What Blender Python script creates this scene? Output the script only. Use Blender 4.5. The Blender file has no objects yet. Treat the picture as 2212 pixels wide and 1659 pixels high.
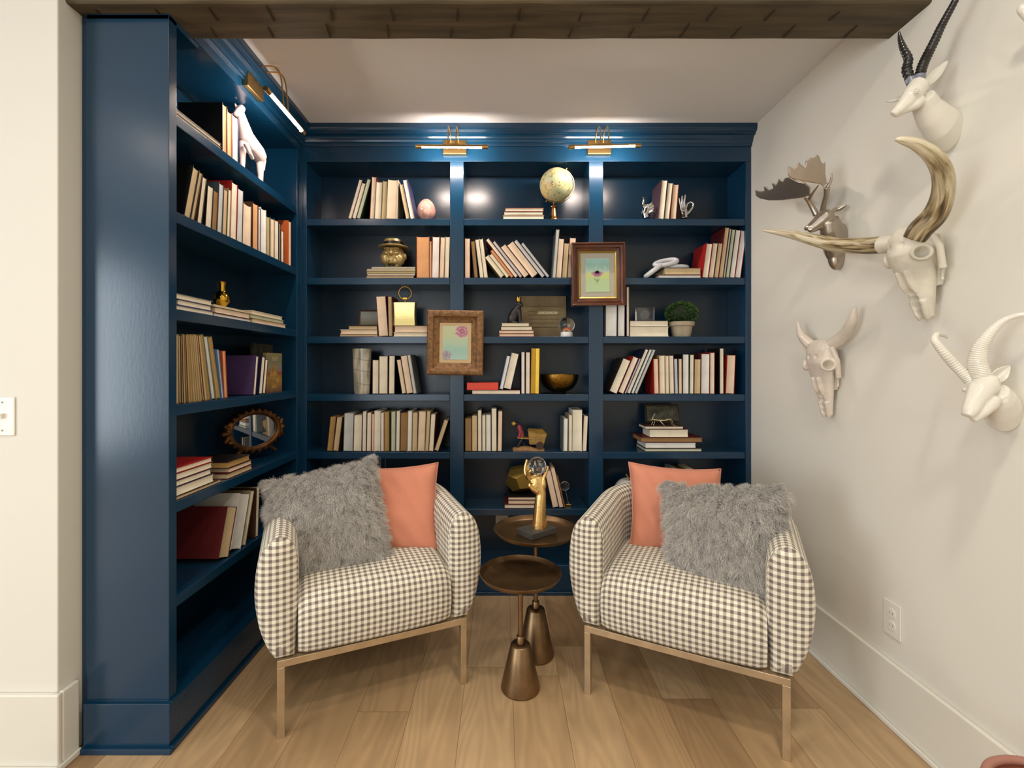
import bpy, bmesh, math, random
import numpy as np
from mathutils import Vector, Matrix, Euler, noise
random.seed(7)
S = bpy.context.scene
C = S.collection
PI = math.pi
# ---------------------------------------------------------------- camera
CX, CY, F, HC = 1085.0, 790.0, 1000.0, 1.207      # principal point, focal length (px), camera height
cam = bpy.data.cameras.new('camera'); cam_o = bpy.data.objects.new('camera', cam); C.objects.link(cam_o)
cam.sensor_width = 36.0; cam.lens = 36.0 * F / 2212.0
cam.shift_x = (1106 - CX) / 2212.0; cam.shift_y = -(829.5 - CY) / 2212.0
cam.clip_start = 0.02
cam_o.location = (0, 0, HC); cam_o.rotation_euler = (PI / 2, 0, 0)
S.camera = cam_o
S.view_settings.view_transform = 'Standard'; S.view_settings.look = 'None'
S.view_settings.gamma = 1.0; S.view_settings.use_curve_mapping = False
S.view_settings.exposure = 0.30
# ---------------------------------------------------------------- world and lights
w = bpy.data.worlds.new('world'); S.world = w; w.use_nodes = True
bg = w.node_tree.nodes['Background']; bg.inputs[0].default_value = (0.80, 0.90, 1.0, 1); bg.inputs[1].default_value = 1.0
def area(name, loc, rot, sx, sy, power, col, spread=PI):
    l = bpy.data.lights.new(name, 'AREA'); l.shape = 'RECTANGLE'; l.size = sx; l.size_y = sy
    l.energy = power; l.color = col; l.spread = spread
    o = bpy.data.objects.new(name, l); C.objects.link(o); o.location = loc; o.rotation_euler = rot
    return o
area('window_daylight', (-1.9, -3.55, 1.40), (PI / 2, 0, 0), 1.7, 1.7, 22, (0.86, 0.93, 1.0))      # tall window behind the camera
area('window_daylight', (-4.15, -1.45, 1.30), (PI / 2, 0, -PI / 2), 1.7, 1.9, 62, (0.88, 0.95, 1.0))  # window in the far left wall
for lx, ly, lp in ((-0.75, 0.35, 5.5), (0.55, 0.35, 11), (-2.6, -0.6, 5), (-0.1, -1.3, 14), (-2.0, -2.2, 8)):
    area('ceiling_lamp_light', (lx, ly, 2.865), (0, 0, 0), 0.16, 0.16, lp, (1.0, 0.90, 0.76), 2.6)

# ---------------------------------------------------------------- materials
def lin(c):
    return tuple((v / 12.92 if v <= 0.04045 else ((v + 0.055) / 1.055) ** 2.4) for v in c)
def rgb(h):
    return lin(tuple(int(h[i:i + 2], 16) / 255 for i in (0, 2, 4)))
MATS = {}
def mat(name, col, rough=0.6, metal=0.0, bump=0.0, bscale=60.0, var=0.0, vscale=8.0, coat=0.0, spec=0.5, coords='Object', stretch=None, emit=0.0, sheen=0.0):
    if name in MATS: return MATS[name]
    m = bpy.data.materials.new(name); m.use_nodes = True
    nt = m.node_tree; N = nt.nodes; L = nt.links; b = N['Principled BSDF']
    c = rgb(col) if isinstance(col, str) else col
    b.inputs['Base Color'].default_value = (*c, 1); b.inputs['Roughness'].default_value = rough
    b.inputs['Metallic'].default_value = metal; b.inputs['Coat Weight'].default_value = coat
    b.inputs['Coat Roughness'].default_value = 0.08
    b.inputs['Specular IOR Level'].default_value = spec
    if sheen: b.inputs['Sheen Weight'].default_value = sheen; b.inputs['Sheen Roughness'].default_value = 0.4
    if emit: b.inputs['Emission Color'].default_value = (*c, 1); b.inputs['Emission Strength'].default_value = emit
    if bump or var:
        tc = N.new('ShaderNodeTexCoord'); mp = N.new('ShaderNodeMapping'); L.new(tc.outputs[coords], mp.inputs[0])
        if stretch: mp.inputs['Scale'].default_value = stretch
        if var:
            n = N.new('ShaderNodeTexNoise'); n.inputs['Scale'].default_value = vscale; n.inputs['Detail'].default_value = 4
            L.new(mp.outputs[0], n.inputs['Vector'])
            mx = N.new('ShaderNodeMix'); mx.data_type = 'RGBA'; mx.blend_type = 'MIX'
            cr = N.new('ShaderNodeMapRange'); cr.inputs[1].default_value = 0.35; cr.inputs[2].default_value = 0.65
            L.new(n.outputs[0], cr.inputs[0]); L.new(cr.outputs[0], mx.inputs[0])
            mx.inputs[6].default_value = (*[v * (1 - var) for v in c], 1); mx.inputs[7].default_value = (*[min(1, v * (1 + var * 0.6)) for v in c], 1)
            L.new(mx.outputs[2], b.inputs['Base Color'])
        if bump:
            n2 = N.new('ShaderNodeTexNoise'); n2.inputs['Scale'].default_value = bscale; n2.inputs['Detail'].default_value = 3
            L.new(mp.outputs[0], n2.inputs['Vector'])
            bp = N.new('ShaderNodeBump'); bp.inputs['Strength'].default_value = bump; bp.inputs['Distance'].default_value = 0.002
            L.new(n2.outputs[0], bp.inputs['Height']); L.new(bp.outputs[0], b.inputs['Normal'])
    MATS[name] = m
    return m
def glass(name, col='FFFFFF', rough=0.0, ior=1.45):
    m = mat(name, col, rough); b = m.node_tree.nodes['Principled BSDF']
    b.inputs['Transmission Weight'].default_value = 1.0; b.inputs['IOR'].default_value = ior
    return m
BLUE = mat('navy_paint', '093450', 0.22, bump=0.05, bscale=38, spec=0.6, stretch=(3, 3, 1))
BLUE_SHADED = mat('navy_paint_shaded', '06263B', 0.27, bump=0.12, bscale=38, spec=0.55, stretch=(3, 3, 1))  # same navy, darkened so the shade inside the shelves is in the colour
WALL = mat('white_wall_paint', 'E5E2D8', 0.75, bump=0.05, bscale=300)
TRIM = mat('white_trim_paint', 'E6E3D8', 0.38)
CEIL = mat('ceiling_paint', 'E6E6E6', 0.85)
BRASS = mat('brushed_brass', 'C9A468', 0.28, 1.0)
GOLD = mat('polished_gold', 'D0A648', 0.16, 1.0, bump=0.15, bscale=40)
HAMGOLD = mat('hammered_bronze', '8E6A2A', 0.28, 1.0, bump=1.0, bscale=90)
BRONZE = mat('aged_bronze', '8A7052', 0.38, 0.95, var=0.25, vscale=14)
CHAMP = mat('champagne_metal', 'C9B597', 0.42, 0.85, var=0.12, vscale=20)
SILVER = mat('silver_metal', 'A79F95', 0.2, 1.0)
CHROME = mat('chrome', 'DADADA', 0.06, 1.0)

def floor_mat():
    m = bpy.data.materials.new('oak_planks'); m.use_nodes = True; nt = m.node_tree; N = nt.nodes; L = nt.links
    b = N['Principled BSDF']; b.inputs['Roughness'].default_value = 0.42
    tc = N.new('ShaderNodeTexCoord'); sp = N.new('ShaderNodeSeparateXYZ'); L.new(tc.outputs['Object'], sp.inputs[0])
    cb = N.new('ShaderNodeCombineXYZ')
    ax = N.new('ShaderNodeMath'); ax.operation = 'ADD'; ax.inputs[1].default_value = -1.676 + 8 * 1.9; L.new(sp.outputs[1], ax.inputs[0])
    ay = N.new('ShaderNodeMath'); ay.operation = 'ADD'; ay.inputs[1].default_value = -0.5816 + 20 * 0.181; L.new(sp.outputs[0], ay.inputs[0])
    def mt(op, a, b_=None, c_=None):
        n = N.new('ShaderNodeMath'); n.operation = op
        for i, v in enumerate((a, b_, c_)):
            if v is None: continue
            if isinstance(v, (int, float)): n.inputs[i].default_value = v
            else: L.new(v, n.inputs[i])
        return n.outputs[0]
    row = mt('FLOOR', mt('DIVIDE', ay.outputs[0], 0.181)); ref = math.sin(20 * 12.9898) * 43.7585; ref -= math.floor(ref)
    shift = mt('MULTIPLY', mt('SUBTRACT', mt('FRACT', mt('MULTIPLY', mt('SINE', mt('MULTIPLY', row, 12.9898)), 43.7585)), ref), 1.9)
    L.new(mt('ADD', ax.outputs[0], shift), cb.inputs[0]); L.new(ay.outputs[0], cb.inputs[1])
    br = N.new('ShaderNodeTexBrick'); L.new(cb.outputs[0], br.inputs['Vector'])
    br.inputs['Scale'].default_value = 1.0; br.inputs['Mortar Size'].default_value = 0.0011; br.inputs['Mortar Smooth'].default_value = 0.2
    br.inputs['Brick Width'].default_value = 1.9; br.inputs['Row Height'].default_value = 0.181
    br.offset = 0.0; br.offset_frequency = 2; br.squash = 1.0
    br.inputs['Color1'].default_value = (0, 0, 0, 1); br.inputs['Color2'].default_value = (1, 1, 1, 1); br.inputs['Mortar'].default_value = (0.5, 0.5, 0.5, 1)
    ramp = N.new('ShaderNodeValToRGB'); L.new(br.outputs['Color'], ramp.inputs[0])
    e = ramp.color_ramp.elements
    e[0].position = 0.0; e[0].color = (*rgb('9C7E5C'), 1); e[1].position = 1.0; e[1].color = (*rgb('C8AB84'), 1)
    k = ramp.color_ramp.elements.new(0.35); k.color = (*rgb('B6966E'), 1)
    k = ramp.color_ramp.elements.new(0.7); k.color = (*rgb('BE9F78'), 1)
    # grain, stretched along the planks
    mp = N.new('ShaderNodeMapping'); mp.inputs['Scale'].default_value = (13, 1.1, 1); L.new(tc.outputs['Object'], mp.inputs[0])
    ns = N.new('ShaderNodeTexNoise'); ns.inputs['Scale'].default_value = 2.0; ns.inputs['Detail'].default_value = 6; ns.inputs['Distortion'].default_value = 0.6
    off = N.new('ShaderNodeVectorMath'); off.operation = 'ADD'; L.new(mp.outputs[0], off.inputs[0])
    sc = N.new('ShaderNodeVectorMath'); sc.operation = 'SCALE'; sc.inputs['Scale'].default_value = 37.0; L.new(br.outputs['Color'], sc.inputs[0]); L.new(sc.outputs[0], off.inputs[1])
    L.new(off.outputs[0], ns.inputs['Vector'])
    mr = N.new('ShaderNodeMapRange'); mr.inputs[1].default_value = 0.3; mr.inputs[2].default_value = 0.75; mr.inputs[3].default_value = 0.88; mr.inputs[4].default_value = 1.08
    L.new(ns.outputs[0], mr.inputs[0])
    mul = N.new('ShaderNodeVectorMath'); mul.operation = 'MULTIPLY'; L.new(ramp.outputs[0], mul.inputs[0]); L.new(mr.outputs[0], mul.inputs[1])
    # cathedral figure
    mp2 = N.new('ShaderNodeMapping'); mp2.inputs['Scale'].default_value = (7, 1.3, 1); L.new(tc.outputs['Object'], mp2.inputs[0])
    off2 = N.new('ShaderNodeVectorMath'); off2.operation = 'ADD'; L.new(mp2.outputs[0], off2.inputs[0]); L.new(sc.outputs[0], off2.inputs[1])
    wv = N.new('ShaderNodeTexNoise'); wv.inputs['Scale'].default_value = 1.0; wv.inputs['Detail'].default_value = 1.0; L.new(off2.outputs[0], wv.inputs['Vector'])
    mm = N.new('ShaderNodeMath'); mm.operation = 'MULTIPLY'; mm.inputs[1].default_value = 70; L.new(wv.outputs[0], mm.inputs[0])
    sn = N.new('ShaderNodeMath'); sn.operation = 'SINE'; L.new(mm.outputs[0], sn.inputs[0])
    mr2 = N.new('ShaderNodeMapRange'); mr2.inputs[1].default_value = -1; mr2.inputs[2].default_value = 1; mr2.inputs[3].default_value = 0.92; mr2.inputs[4].default_value = 1.05
    L.new(sn.outputs[0], mr2.inputs[0])
    mul2 = N.new('ShaderNodeVectorMath'); mul2.operation = 'MULTIPLY'; L.new(mul.outputs[0], mul2.inputs[0]); L.new(mr2.outputs[0], mul2.inputs[1])
    # joints
    mj = N.new('ShaderNodeMix'); mj.data_type = 'RGBA'; L.new(br.outputs['Fac'], mj.inputs[0]); L.new(mul2.outputs[0], mj.inputs[6]); mj.inputs[7].default_value = (*rgb('866845'), 1)
    # knots
    vo = N.new('ShaderNodeTexVoronoi'); vo.inputs['Scale'].default_value = 3.2; mp3 = N.new('ShaderNodeMapping'); mp3.inputs['Scale'].default_value = (1.2, 0.8, 1); L.new(tc.outputs['Object'], mp3.inputs[0]); L.new(mp3.outputs[0], vo.inputs['Vector'])
    kn = N.new('ShaderNodeMapRange'); kn.inputs[1].default_value = 0.018; kn.inputs[2].default_value = 0.034; kn.inputs[3].default_value = 0.75; kn.inputs[4].default_value = 0.0
    L.new(vo.outputs['Distance'], kn.inputs[0])
    mk = N.new('ShaderNodeMix'); mk.data_type = 'RGBA'; L.new(kn.outputs[0], mk.inputs[0]); L.new(mj.outputs[2], mk.inputs[6]); mk.inputs[7].default_value = (*rgb('6B4F33'), 1)
    L.new(mk.outputs[2], b.inputs['Base Color'])
    bp = N.new('ShaderNodeBump'); bp.inputs['Strength'].default_value = 0.12; bp.inputs['Distance'].default_value = 0.002; L.new(ns.outputs[0], bp.inputs['Height']); L.new(bp.outputs[0], b.inputs['Normal'])
    return m
def gingham_mat():
    m = bpy.data.materials.new('gingham_cloth'); m.use_nodes = True; nt = m.node_tree; N = nt.nodes; L = nt.links
    b = N['Principled BSDF']; b.inputs['Roughness'].default_value = 0.9; b.inputs['Sheen Weight'].default_value = 0.15
    uv = N.new('ShaderNodeUVMap'); uv.uv_map = 'cloth'; sp = N.new('ShaderNodeSeparateXYZ'); L.new(uv.outputs[0], sp.inputs[0])
    def math(op, a, bb=None, c=None):
        n = N.new('ShaderNodeMath'); n.operation = op
        for i, v in enumerate((a, bb, c)):
            if v is None: continue
            if isinstance(v, (int, float)): n.inputs[i].default_value = v
            else: L.new(v, n.inputs[i])
        return n.outputs[0]
    P = 0.0205
    def stripe(v):
        f = math('FRACT', math('DIVIDE', v, P))
        return math('MULTIPLY', math('SMOOTH_MIN', math('MULTIPLY', f, 22), math('MULTIPLY', math('SUBTRACT', 0.52, f), 22), 0.1), 1)
    sx = N.new('ShaderNodeClamp'); L.new(stripe(sp.outputs[0]), sx.inputs[0])
    sy = N.new('ShaderNodeClamp'); L.new(stripe(sp.outputs[1]), sy.inputs[0])
    # twill hatch where only one stripe runs
    d = math('ADD', sp.outputs[0], sp.outputs[1]); ht = math('GREATER_THAN', math('FRACT', math('DIVIDE', d, P / 7)), 0.45)
    both = math('MULTIPLY', sx.outputs[0], sy.outputs[0]); anyv = math('MAXIMUM', sx.outputs[0], sy.outputs[0])
    one = math('SUBTRACT', anyv, both)
    fac = math('ADD', math('MULTIPLY', both, 0.94), math('MULTIPLY', one, math('ADD', math('MULTIPLY', ht, 0.34), 0.32)))
    mx = N.new('ShaderNodeMix'); mx.data_type = 'RGBA'; L.new(fac, mx.inputs[0]); mx.inputs[6].default_value = (*rgb('EFEAD6'), 1); mx.inputs[7].default_value = (*rgb('665350'), 1)
    L.new(mx.outputs[2], b.inputs['Base Color'])
    n = N.new('ShaderNodeTexNoise'); n.inputs['Scale'].default_value = 900; bp = N.new('ShaderNodeBump'); bp.inputs['Strength'].default_value = 0.25; bp.inputs['Distance'].default_value = 0.001
    L.new(n.outputs[0], bp.inputs['Height']); L.new(bp.outputs[0], b.inputs['Normal'])
    return m
OAK = floor_mat(); GING = gingham_mat()

# ---------------------------------------------------------------- mesh helpers
class MB:
    def __init__(s): s.v = []; s.f = []; s.sm = []; s.mi = []
    def add(s, vs, fs, smooth=False, mi=0, M=None):
        o = len(s.v)
        s.v += [tuple(M @ Vector(p)) if M is not None else tuple(p) for p in vs]
        s.f += [tuple(i + o for i in f) for f in fs]; s.sm += [smooth] * len(fs); s.mi += [mi] * len(fs)
        return s
    def box(s, x0, x1, y0, y1, z0, z1, mi=0, M=None):
        vs = [(x0, y0, z0), (x1, y0, z0), (x1, y1, z0), (x0, y1, z0), (x0, y0, z1), (x1, y0, z1), (x1, y1, z1), (x0, y1, z1)]
        return s.add(vs, [(0, 3, 2, 1), (4, 5, 6, 7), (0, 1, 5, 4), (1, 2, 6, 5), (2, 3, 7, 6), (3, 0, 4, 7)], False, mi, M)
    def lathe(s, prof, n=32, mi=0, M=None, smooth=True, arc=2 * PI):
        vs = []; fs = []
        for r, z in prof:
            for k in range(n):
                a = arc * k / n; vs.append((r * math.cos(a), r * math.sin(a), z))
        for i in range(len(prof) - 1):
            for k in range(n):
                k2 = (k + 1) % n; fs.append((i * n + k, i * n + k2, (i + 1) * n + k2, (i + 1) * n + k))
        if prof[0][0] > 1e-6: fs.append(tuple(reversed(range(n))))
        if prof[-1][0] > 1e-6: fs.append(tuple(range((len(prof) - 1) * n, len(prof) * n)))
        return s.add(vs, fs, smooth, mi, M)
    def tube(s, pts, rad, n=10, mi=0, M=None, up=None, smooth=True, caps=True):
        """sweep along pts; rad: float, list of float or list of (across, along-up)"""
        pts = [Vector(p) for p in pts]; m = len(pts)
        if not isinstance(rad, (list, tuple)): rad = [rad] * m
        vs = []; fs = []; prev = None
        for i, p in enumerate(pts):
            t = (pts[min(i + 1, m - 1)] - pts[max(i - 1, 0)]).normalized()
            if up is not None: u = Vector(up)
            else: u = prev if prev is not None else (Vector((0, 0, 1)) if abs(t.z) < 0.9 else Vector((0, 1, 0)))
            u = (u - t * u.dot(t))
            if u.length < 1e-5: u = t.orthogonal()
            u.normalize(); sd = t.cross(u); prev = u
            r = rad[i]; a, bb = (r, r) if not isinstance(r, (tuple, list)) else r
            for k in range(n):
                th = 2 * PI * k / n; vs.append(tuple(p + sd * (a * math.cos(th)) + u * (bb * math.sin(th))))
        for i in range(m - 1):
            for k in range(n):
                k2 = (k + 1) % n; fs.append((i * n + k, i * n + k2, (i + 1) * n + k2, (i + 1) * n + k))
        if caps: fs += [tuple(reversed(range(n))), tuple(range((m - 1) * n, m * n))]
        return s.add(vs, fs, smooth, mi, M)
    def ball(s, c, r, n=16, mi=0, M=None):
        rx, ry, rz = r if isinstance(r, (tuple, list)) else (r, r, r)
        prof = [(math.sin(PI * i / n) , -math.cos(PI * i / n)) for i in range(n + 1)]; prof[0] = (0.001, -1); prof[-1] = (0.001, 1)
        T = Matrix.Translation(c) @ Matrix.Diagonal((rx, ry, rz, 1))
        return s.lathe(prof, n * 2 if n < 12 else n, mi, (M @ T) if M is not None else T)
    def build(s, name, mats, parent=None, loc=None, bevel=0, bseg=2, sub=0):
        me = bpy.data.meshes.new(name); me.from_pydata(s.v, [], s.f)
        me.polygons.foreach_set('use_smooth', s.sm); me.polygons.foreach_set('material_index', s.mi)
        for m in (mats if isinstance(mats, (list, tuple)) else [mats]): me.materials.append(m)
        me.update()
        if any(s.sm): me.set_sharp_from_angle(angle=0.85)
        o = bpy.data.objects.new(name, me); C.objects.link(o)
        if parent: o.parent = parent
        if loc: o.location = loc
        if bevel:
            b = o.modifiers.new('bevel', 'BEVEL'); b.width = bevel; b.segments = bseg; b.limit_method = 'ANGLE'; b.angle_limit = 0.7
            b.harden_normals = True
        if sub:
            b = o.modifiers.new('sub', 'SUBSURF'); b.levels = sub; b.render_levels = sub
        return o
def tag(o, label=None, cat=None, group=None, kind=None):
    if label: o['label'] = label
    if cat: o['category'] = cat
    if group: o['group'] = group
    if kind: o['kind'] = kind
    return o
def thing(name, label, cat, loc=(0, 0, 0), rotz=0.0, group=None):
    o = bpy.data.objects.new(name, None); C.objects.link(o); o.location = loc; o.rotation_euler = (0, 0, rotz); o.empty_display_size = 0.05
    return tag(o, label, cat, group)
def struct(name, mb, m, **k): return tag(mb.build(name, m, **k), kind='structure')
def organic(name, mb, voxel, m, parent=None, smooth=4, dents=(), factor=0.5):
    """fuse overlapping pieces into one continuous skin"""
    t = mb.build(name + '_tmp', m)
    r = t.modifiers.new('r', 'REMESH'); r.mode = 'VOXEL'; r.voxel_size = voxel; r.use_smooth_shade = True
    q = t.modifiers.new('s', 'SMOOTH'); q.factor = factor; q.iterations = smooth
    dg = bpy.context.evaluated_depsgraph_get(); dg.update()
    me = bpy.data.meshes.new_from_object(t.evaluated_get(dg)); me.name = name
    bpy.data.objects.remove(t)
    for c, rad, depth, dr in dents:                       # sockets pressed into the skin
        c = Vector(c); dr = Vector(dr).normalized()
        for v in me.vertices:
            d = (v.co - c).length / rad
            if d < 1: v.co += dr * depth * (1 - d * d) ** 1.5
    if not me.materials: me.materials.append(m)
    me.polygons.foreach_set('use_smooth', [True] * len(me.polygons)); me.update()
    o = bpy.data.objects.new(name, me); C.objects.link(o)
    if parent: o.parent = parent
    return o
def pw(px, py, Y): return Vector(((px - CX) * Y / F, Y, HC + (CY - py) * Y / F))       # photo measure -> place at depth Y
def ws(px, py, d=0.0):                                                                # measure on / off the right wall
    X = RW - d; Y = X * F / (px - CX); return Vector((X, Y, HC + (CY - py) * Y / F))
def smooth_pts(P, n=24):
    """Catmull-Rom through points (any tuple length)"""
    P = [np.array(p, float) for p in P]; Q = [2 * P[0] - P[1]] + P + [2 * P[-1] - P[-2]]; out = []
    segs = len(P) - 1; per = max(2, n // segs)
    for i in range(segs):
        p0, p1, p2, p3 = Q[i:i + 4]
        for k in range(per):
            t = k / per; out.append(0.5 * ((2 * p1) + (-p0 + p2) * t + (2 * p0 - 5 * p1 + 4 * p2 - p3) * t * t + (-p0 + 3 * p1 - 3 * p2 + p3) * t ** 3))
    out.append(P[-1]); return [tuple(p) for p in out]

# ---------------------------------------------------------------- room shell
RW, LW, YB, YF = 1.313, -1.05, 2.44, 1.39     # right wall, left bookcase front, back bookcase front, nook mouth
CH, BH = 2.457, 2.317                         # nook ceiling, beam underside
ROOMH = 2.88
struct('floor', MB().box(-4.2, RW + 0.1, -3.6, 2.9, -0.06, 0), OAK)
struct('wall_right', MB().box(RW, RW + 0.1, -3.6, 2.9, 0, ROOMH), WALL)
struct('wall_back', MB().box(-1.6, RW, 2.68, 2.78, 0, ROOMH), WALL)
struct('wall_left', MB().box(-4.2, -1.335, YF, YF + 0.12, 0, ROOMH).box(-1.45, -1.335, YF + 0.12, 2.68, 0, ROOMH), WALL, bevel=0.004)
wl = MB().box(-4.3, -4.2, -3.6, -2.4, 0, ROOMH).box(-4.3, -4.2, -0.5, YF + 0.1, 0, ROOMH).box(-4.3, -4.2, -2.4, -0.5, 0, 0.3).box(-4.3, -4.2, -2.4, -0.5, 2.3, ROOMH)
struct('wall_side', wl, WALL)
wr = MB().box(-4.2, -2.85, -3.7, -3.6, 0, ROOMH).box(-0.95, RW + 0.1, -3.7, -3.6, 0, ROOMH).box(-2.85, -0.95, -3.7, -3.6, 0, 0.45).box(-2.85, -0.95, -3.7, -3.6, 2.35, ROOMH)
struct('wall_front', wr, WALL)
struct('ceiling', MB().box(-4.3, RW + 0.1, -3.7, YF + 0.02, ROOMH, ROOMH + 0.08).box(-1.45, RW, 1.565, 2.68, CH, CH + 0.08).box(-1.45, RW + 0.1, YF, 1.60, ROOMH, ROOMH + 0.08), CEIL)
# window frames of the room behind the camera
for i, (M_, W_) in enumerate(((Matrix.Translation((-1.9, -3.62, 0.45)), 1.9), (Matrix.Translation((-4.22, -1.45, 0.35)) @ Matrix.Rotation(PI / 2, 4, 'Z'), 2.0))):
    b = MB(); h = 1.9
    for a in (-W_ / 2, -0.02, W_ / 2 - 0.05): b.box(a, a + 0.05, -0.03, 0.03, 0, h, M=M_)
    for a in (0, h / 2, h - 0.05): b.box(-W_ / 2, W_ / 2, -0.025, 0.025, a, a + 0.05, M=M_)
    struct('window_%d' % (i + 1), b, TRIM)
# baseboards
def board(name, boxes): 
    b = MB()
    for q in boxes: b.box(*q)
    return struct(name, b, TRIM, bevel=0.005)
board('baseboard_right', [(RW - 0.016, RW, -3.6, 2.435, 0, 0.215), (RW - 0.027, RW - 0.016, -3.6, 2.435, 0, 0.018)])
board('baseboard_left', [(-4.2, -1.319, YF - 0.016, YF, 0, 0.228), (-4.2, -1.309, YF - 0.028, YF - 0.016, 0, 0.02),
                         (-1.335, -1.319, YF, 1.446, 0, 0.228), (-1.319, -1.309, YF - 0.028, 1.444, 0, 0.02)])
# wooden beam over the mouth of the nook
def beam_mat():
    m = mat('old_beam_wood', '51452F', 0.66, bump=0.5, bscale=9, var=0.35, vscale=5, stretch=(0.6, 7, 7))
    nt = m.node_tree; N = nt.nodes; L = nt.links; b = N['Principled BSDF']
    return m
BEAM = beam_mat()
bm = MB()
NB = 60; x0, x1 = -1.335, RW
vs = []; fs = []
for i in range(NB + 1):
    x = x0 + (x1 - x0) * i / NB; j = 0.003 * noise.noise(Vector((x * 6, 0, 0)))
    for k, (y, z) in enumerate(((1.575, ROOMH), (1.575, BH + 0.004), (1.571, BH), (1.50, BH), (1.42, BH), (1.415, BH + 0.004), (1.415, ROOMH))):
        vs.append((x, y + 0.004 * noise.noise(Vector((x * 4, k, 3))), z if z > 2.4 else z + j))
for i in range(NB):
    for k in range(6): a = i * 7 + k; fs.append((a, a + 1, a + 8, a + 7))
bm.add(vs, fs)
# adze marks: shallow slanting cuts in the underside
bo = struct('trim_1', bm, BEAM)
cut = MB(); rr = random.Random(3)
for row, (ya, yb) in enumerate(((1.43, 1.487), (1.50, 1.562))):
    x = x0 + 0.06 + row * 0.12
    while x < x1 - 0.1:
        k = rr.uniform(0.02, 0.04)
        L_ = rr.uniform(0.6, 1.0); yc = yb - (yb - ya) * L_
        cut.add([(x, yb, BH - 0.0035), (x + 0.007, yb, BH - 0.0035), (x + k * 0.3 + 0.002, yc, BH - 0.0035), (x + k * 0.3, yc, BH - 0.0035),
                 (x, yb, BH + 0.004), (x + 0.007, yb, BH + 0.004), (x + k * 0.3 + 0.002, yc, BH + 0.004), (x + k * 0.3, yc, BH + 0.004)],
                [(0, 1, 2, 3), (4, 7, 6, 5), (0, 4, 5, 1), (1, 5, 6, 2), (2, 6, 7, 3), (3, 7, 4, 0)])
        x += rr.uniform(0.17, 0.21)
cut.build('saw_mark', mat('beam_mark', '2F2515', 0.9), bo)

# ---------------------------------------------------------------- bookcases
SH = [1.983, 1.671, 1.361, 1.056, 0.751, 0.451]                 # shelf tops, back bookcase
SL = [2.020, 1.706, 1.390, 1.080, 0.767, 0.462]                 # shelf tops, left bookcase
TH = 0.036; YP = 2.64                                           # board thickness, back panel
bk = thing('bookcase', 'tall glossy navy built-in bookcase across the back wall with three bays', 'bookcase', (0, 0, 0))
XS = [(-1.054, -1.032), (-0.276, -0.2035), (0.4575, 0.532), (1.283, 1.312)]
MB().box(-1.049, 1.311, YP, YP + 0.02, 0, 2.30).build('back_panel', BLUE_SHADED, bk)
for i, (a, b) in enumerate(XS):
    MB().box(a, b, YB, YP, 0.155, 2.283).build('divider' if 0 < i < 3 else 'side_panel', BLUE, bk, bevel=0.002)
MB().box(XS[0][0], XS[3][1], YB + 0.0, YP, 0.0, 0.155).box(XS[0][0], XS[3][1], YB - 0.012, YB, 0, 0.018).build('base', BLUE, bk, bevel=0.002)
for i in range(3):
    for z in SH: MB().box(XS[i][1] + 0.0003, XS[i + 1][0] - 0.0003, YB + 0.004, YP, z - TH, z).build('shelf', BLUE, bk, bevel=0.0025)
MB().box(XS[0][0], XS[3][1], YB, YP, 2.283, CH - 0.001).build('header', BLUE, bk, bevel=0.002)
def crown_profile():      # (forward, z) of the stepped crown
    z = CH - 0.001
    P = [(0, 2.362), (0.006, 2.362), (0.010, 2.368), (0.010, 2.376), (0.016, 2.380), (0.019, 2.388)]
    P += [(0.019 + 0.020 * (1 - math.cos(a)), 2.388 + 0.020 * math.sin(a)) for a in (0.4, 0.8, 1.2, PI / 2)]
    P += [(0.044, 2.410), (0.044, 2.416), (0.046, 2.418)] + [(0.046 + 0.012 * math.sin(a), 2.430 - 0.012 * math.cos(a)) for a in (0.5, 1.0, PI / 2)] + [(0.060, 2.434), (0.060, z), (0, z)]
    return P
cp = crown_profile(); b = MB(); n = len(cp)
vs = [(-1.05 + f, YB - f, z) for f, z in cp] + [(1.3125, YB - f, z) for f, z in cp]
b.add(vs, [(i, (i + 1) % n, n + (i + 1) % n, n + i) for i in range(n)] + [tuple(reversed(range(n))), tuple(range(n, 2 * n))]); b.build('crown', BLUE, bk)

lb = thing('bookcase', 'tall glossy navy built-in bookcase along the left side with wide end panel', 'bookcase', (0, 0, 0))
XPL = -1.288
MB().box(-1.31, XPL, 1.494, YB - 0.002, 0, 2.30).build('back_panel', BLUE_SHADED, lb)
MB().box(-1.31, LW, 1.458, 1.494, 0.152, CH if False else 2.314).build('side_panel', BLUE, lb, bevel=0.002)
MB().box(-1.31, LW, 2.37, YB - 0.001, 0.155, 2.32).build('side_panel', BLUE, lb, bevel=0.002)
MB().box(-1.334, -1.31, 1.47, 1.60, 0.0, 2.314).build('filler_strip', BLUE, lb)
MB().box(-1.31, LW, 1.458, YB - 0.001, 0, 0.152).box(-1.309, LW + 0.011, 1.445, 1.458, 0, 0.150).box(LW, LW + 0.011, 1.458, YB - 0.014, 0, 0.150).box(-1.309, LW + 0.023, 1.433, 1.445, 0, 0.018).box(LW + 0.011, LW + 0.023, 1.445, YB - 0.014, 0, 0.018).build('base', BLUE, lb, bevel=0.002)
for z in SL: MB().box(XPL, LW - 0.004, 1.4945, 2.3695, z - TH, z).build('shelf', BLUE, lb, bevel=0.0025)
MB().box(-1.31, LW, 1.577, YB - 0.001, 2.32, CH - 0.001).box(-1.31, LW, 1.458, 1.60, 2.300, 2.3155).build('header', BLUE, lb, bevel=0.0)
b = MB(); vs = [(LW + f, 1.577, z) for f, z in cp] + [(LW + f, YB - f - 0.0005, z) for f, z in cp]
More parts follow.
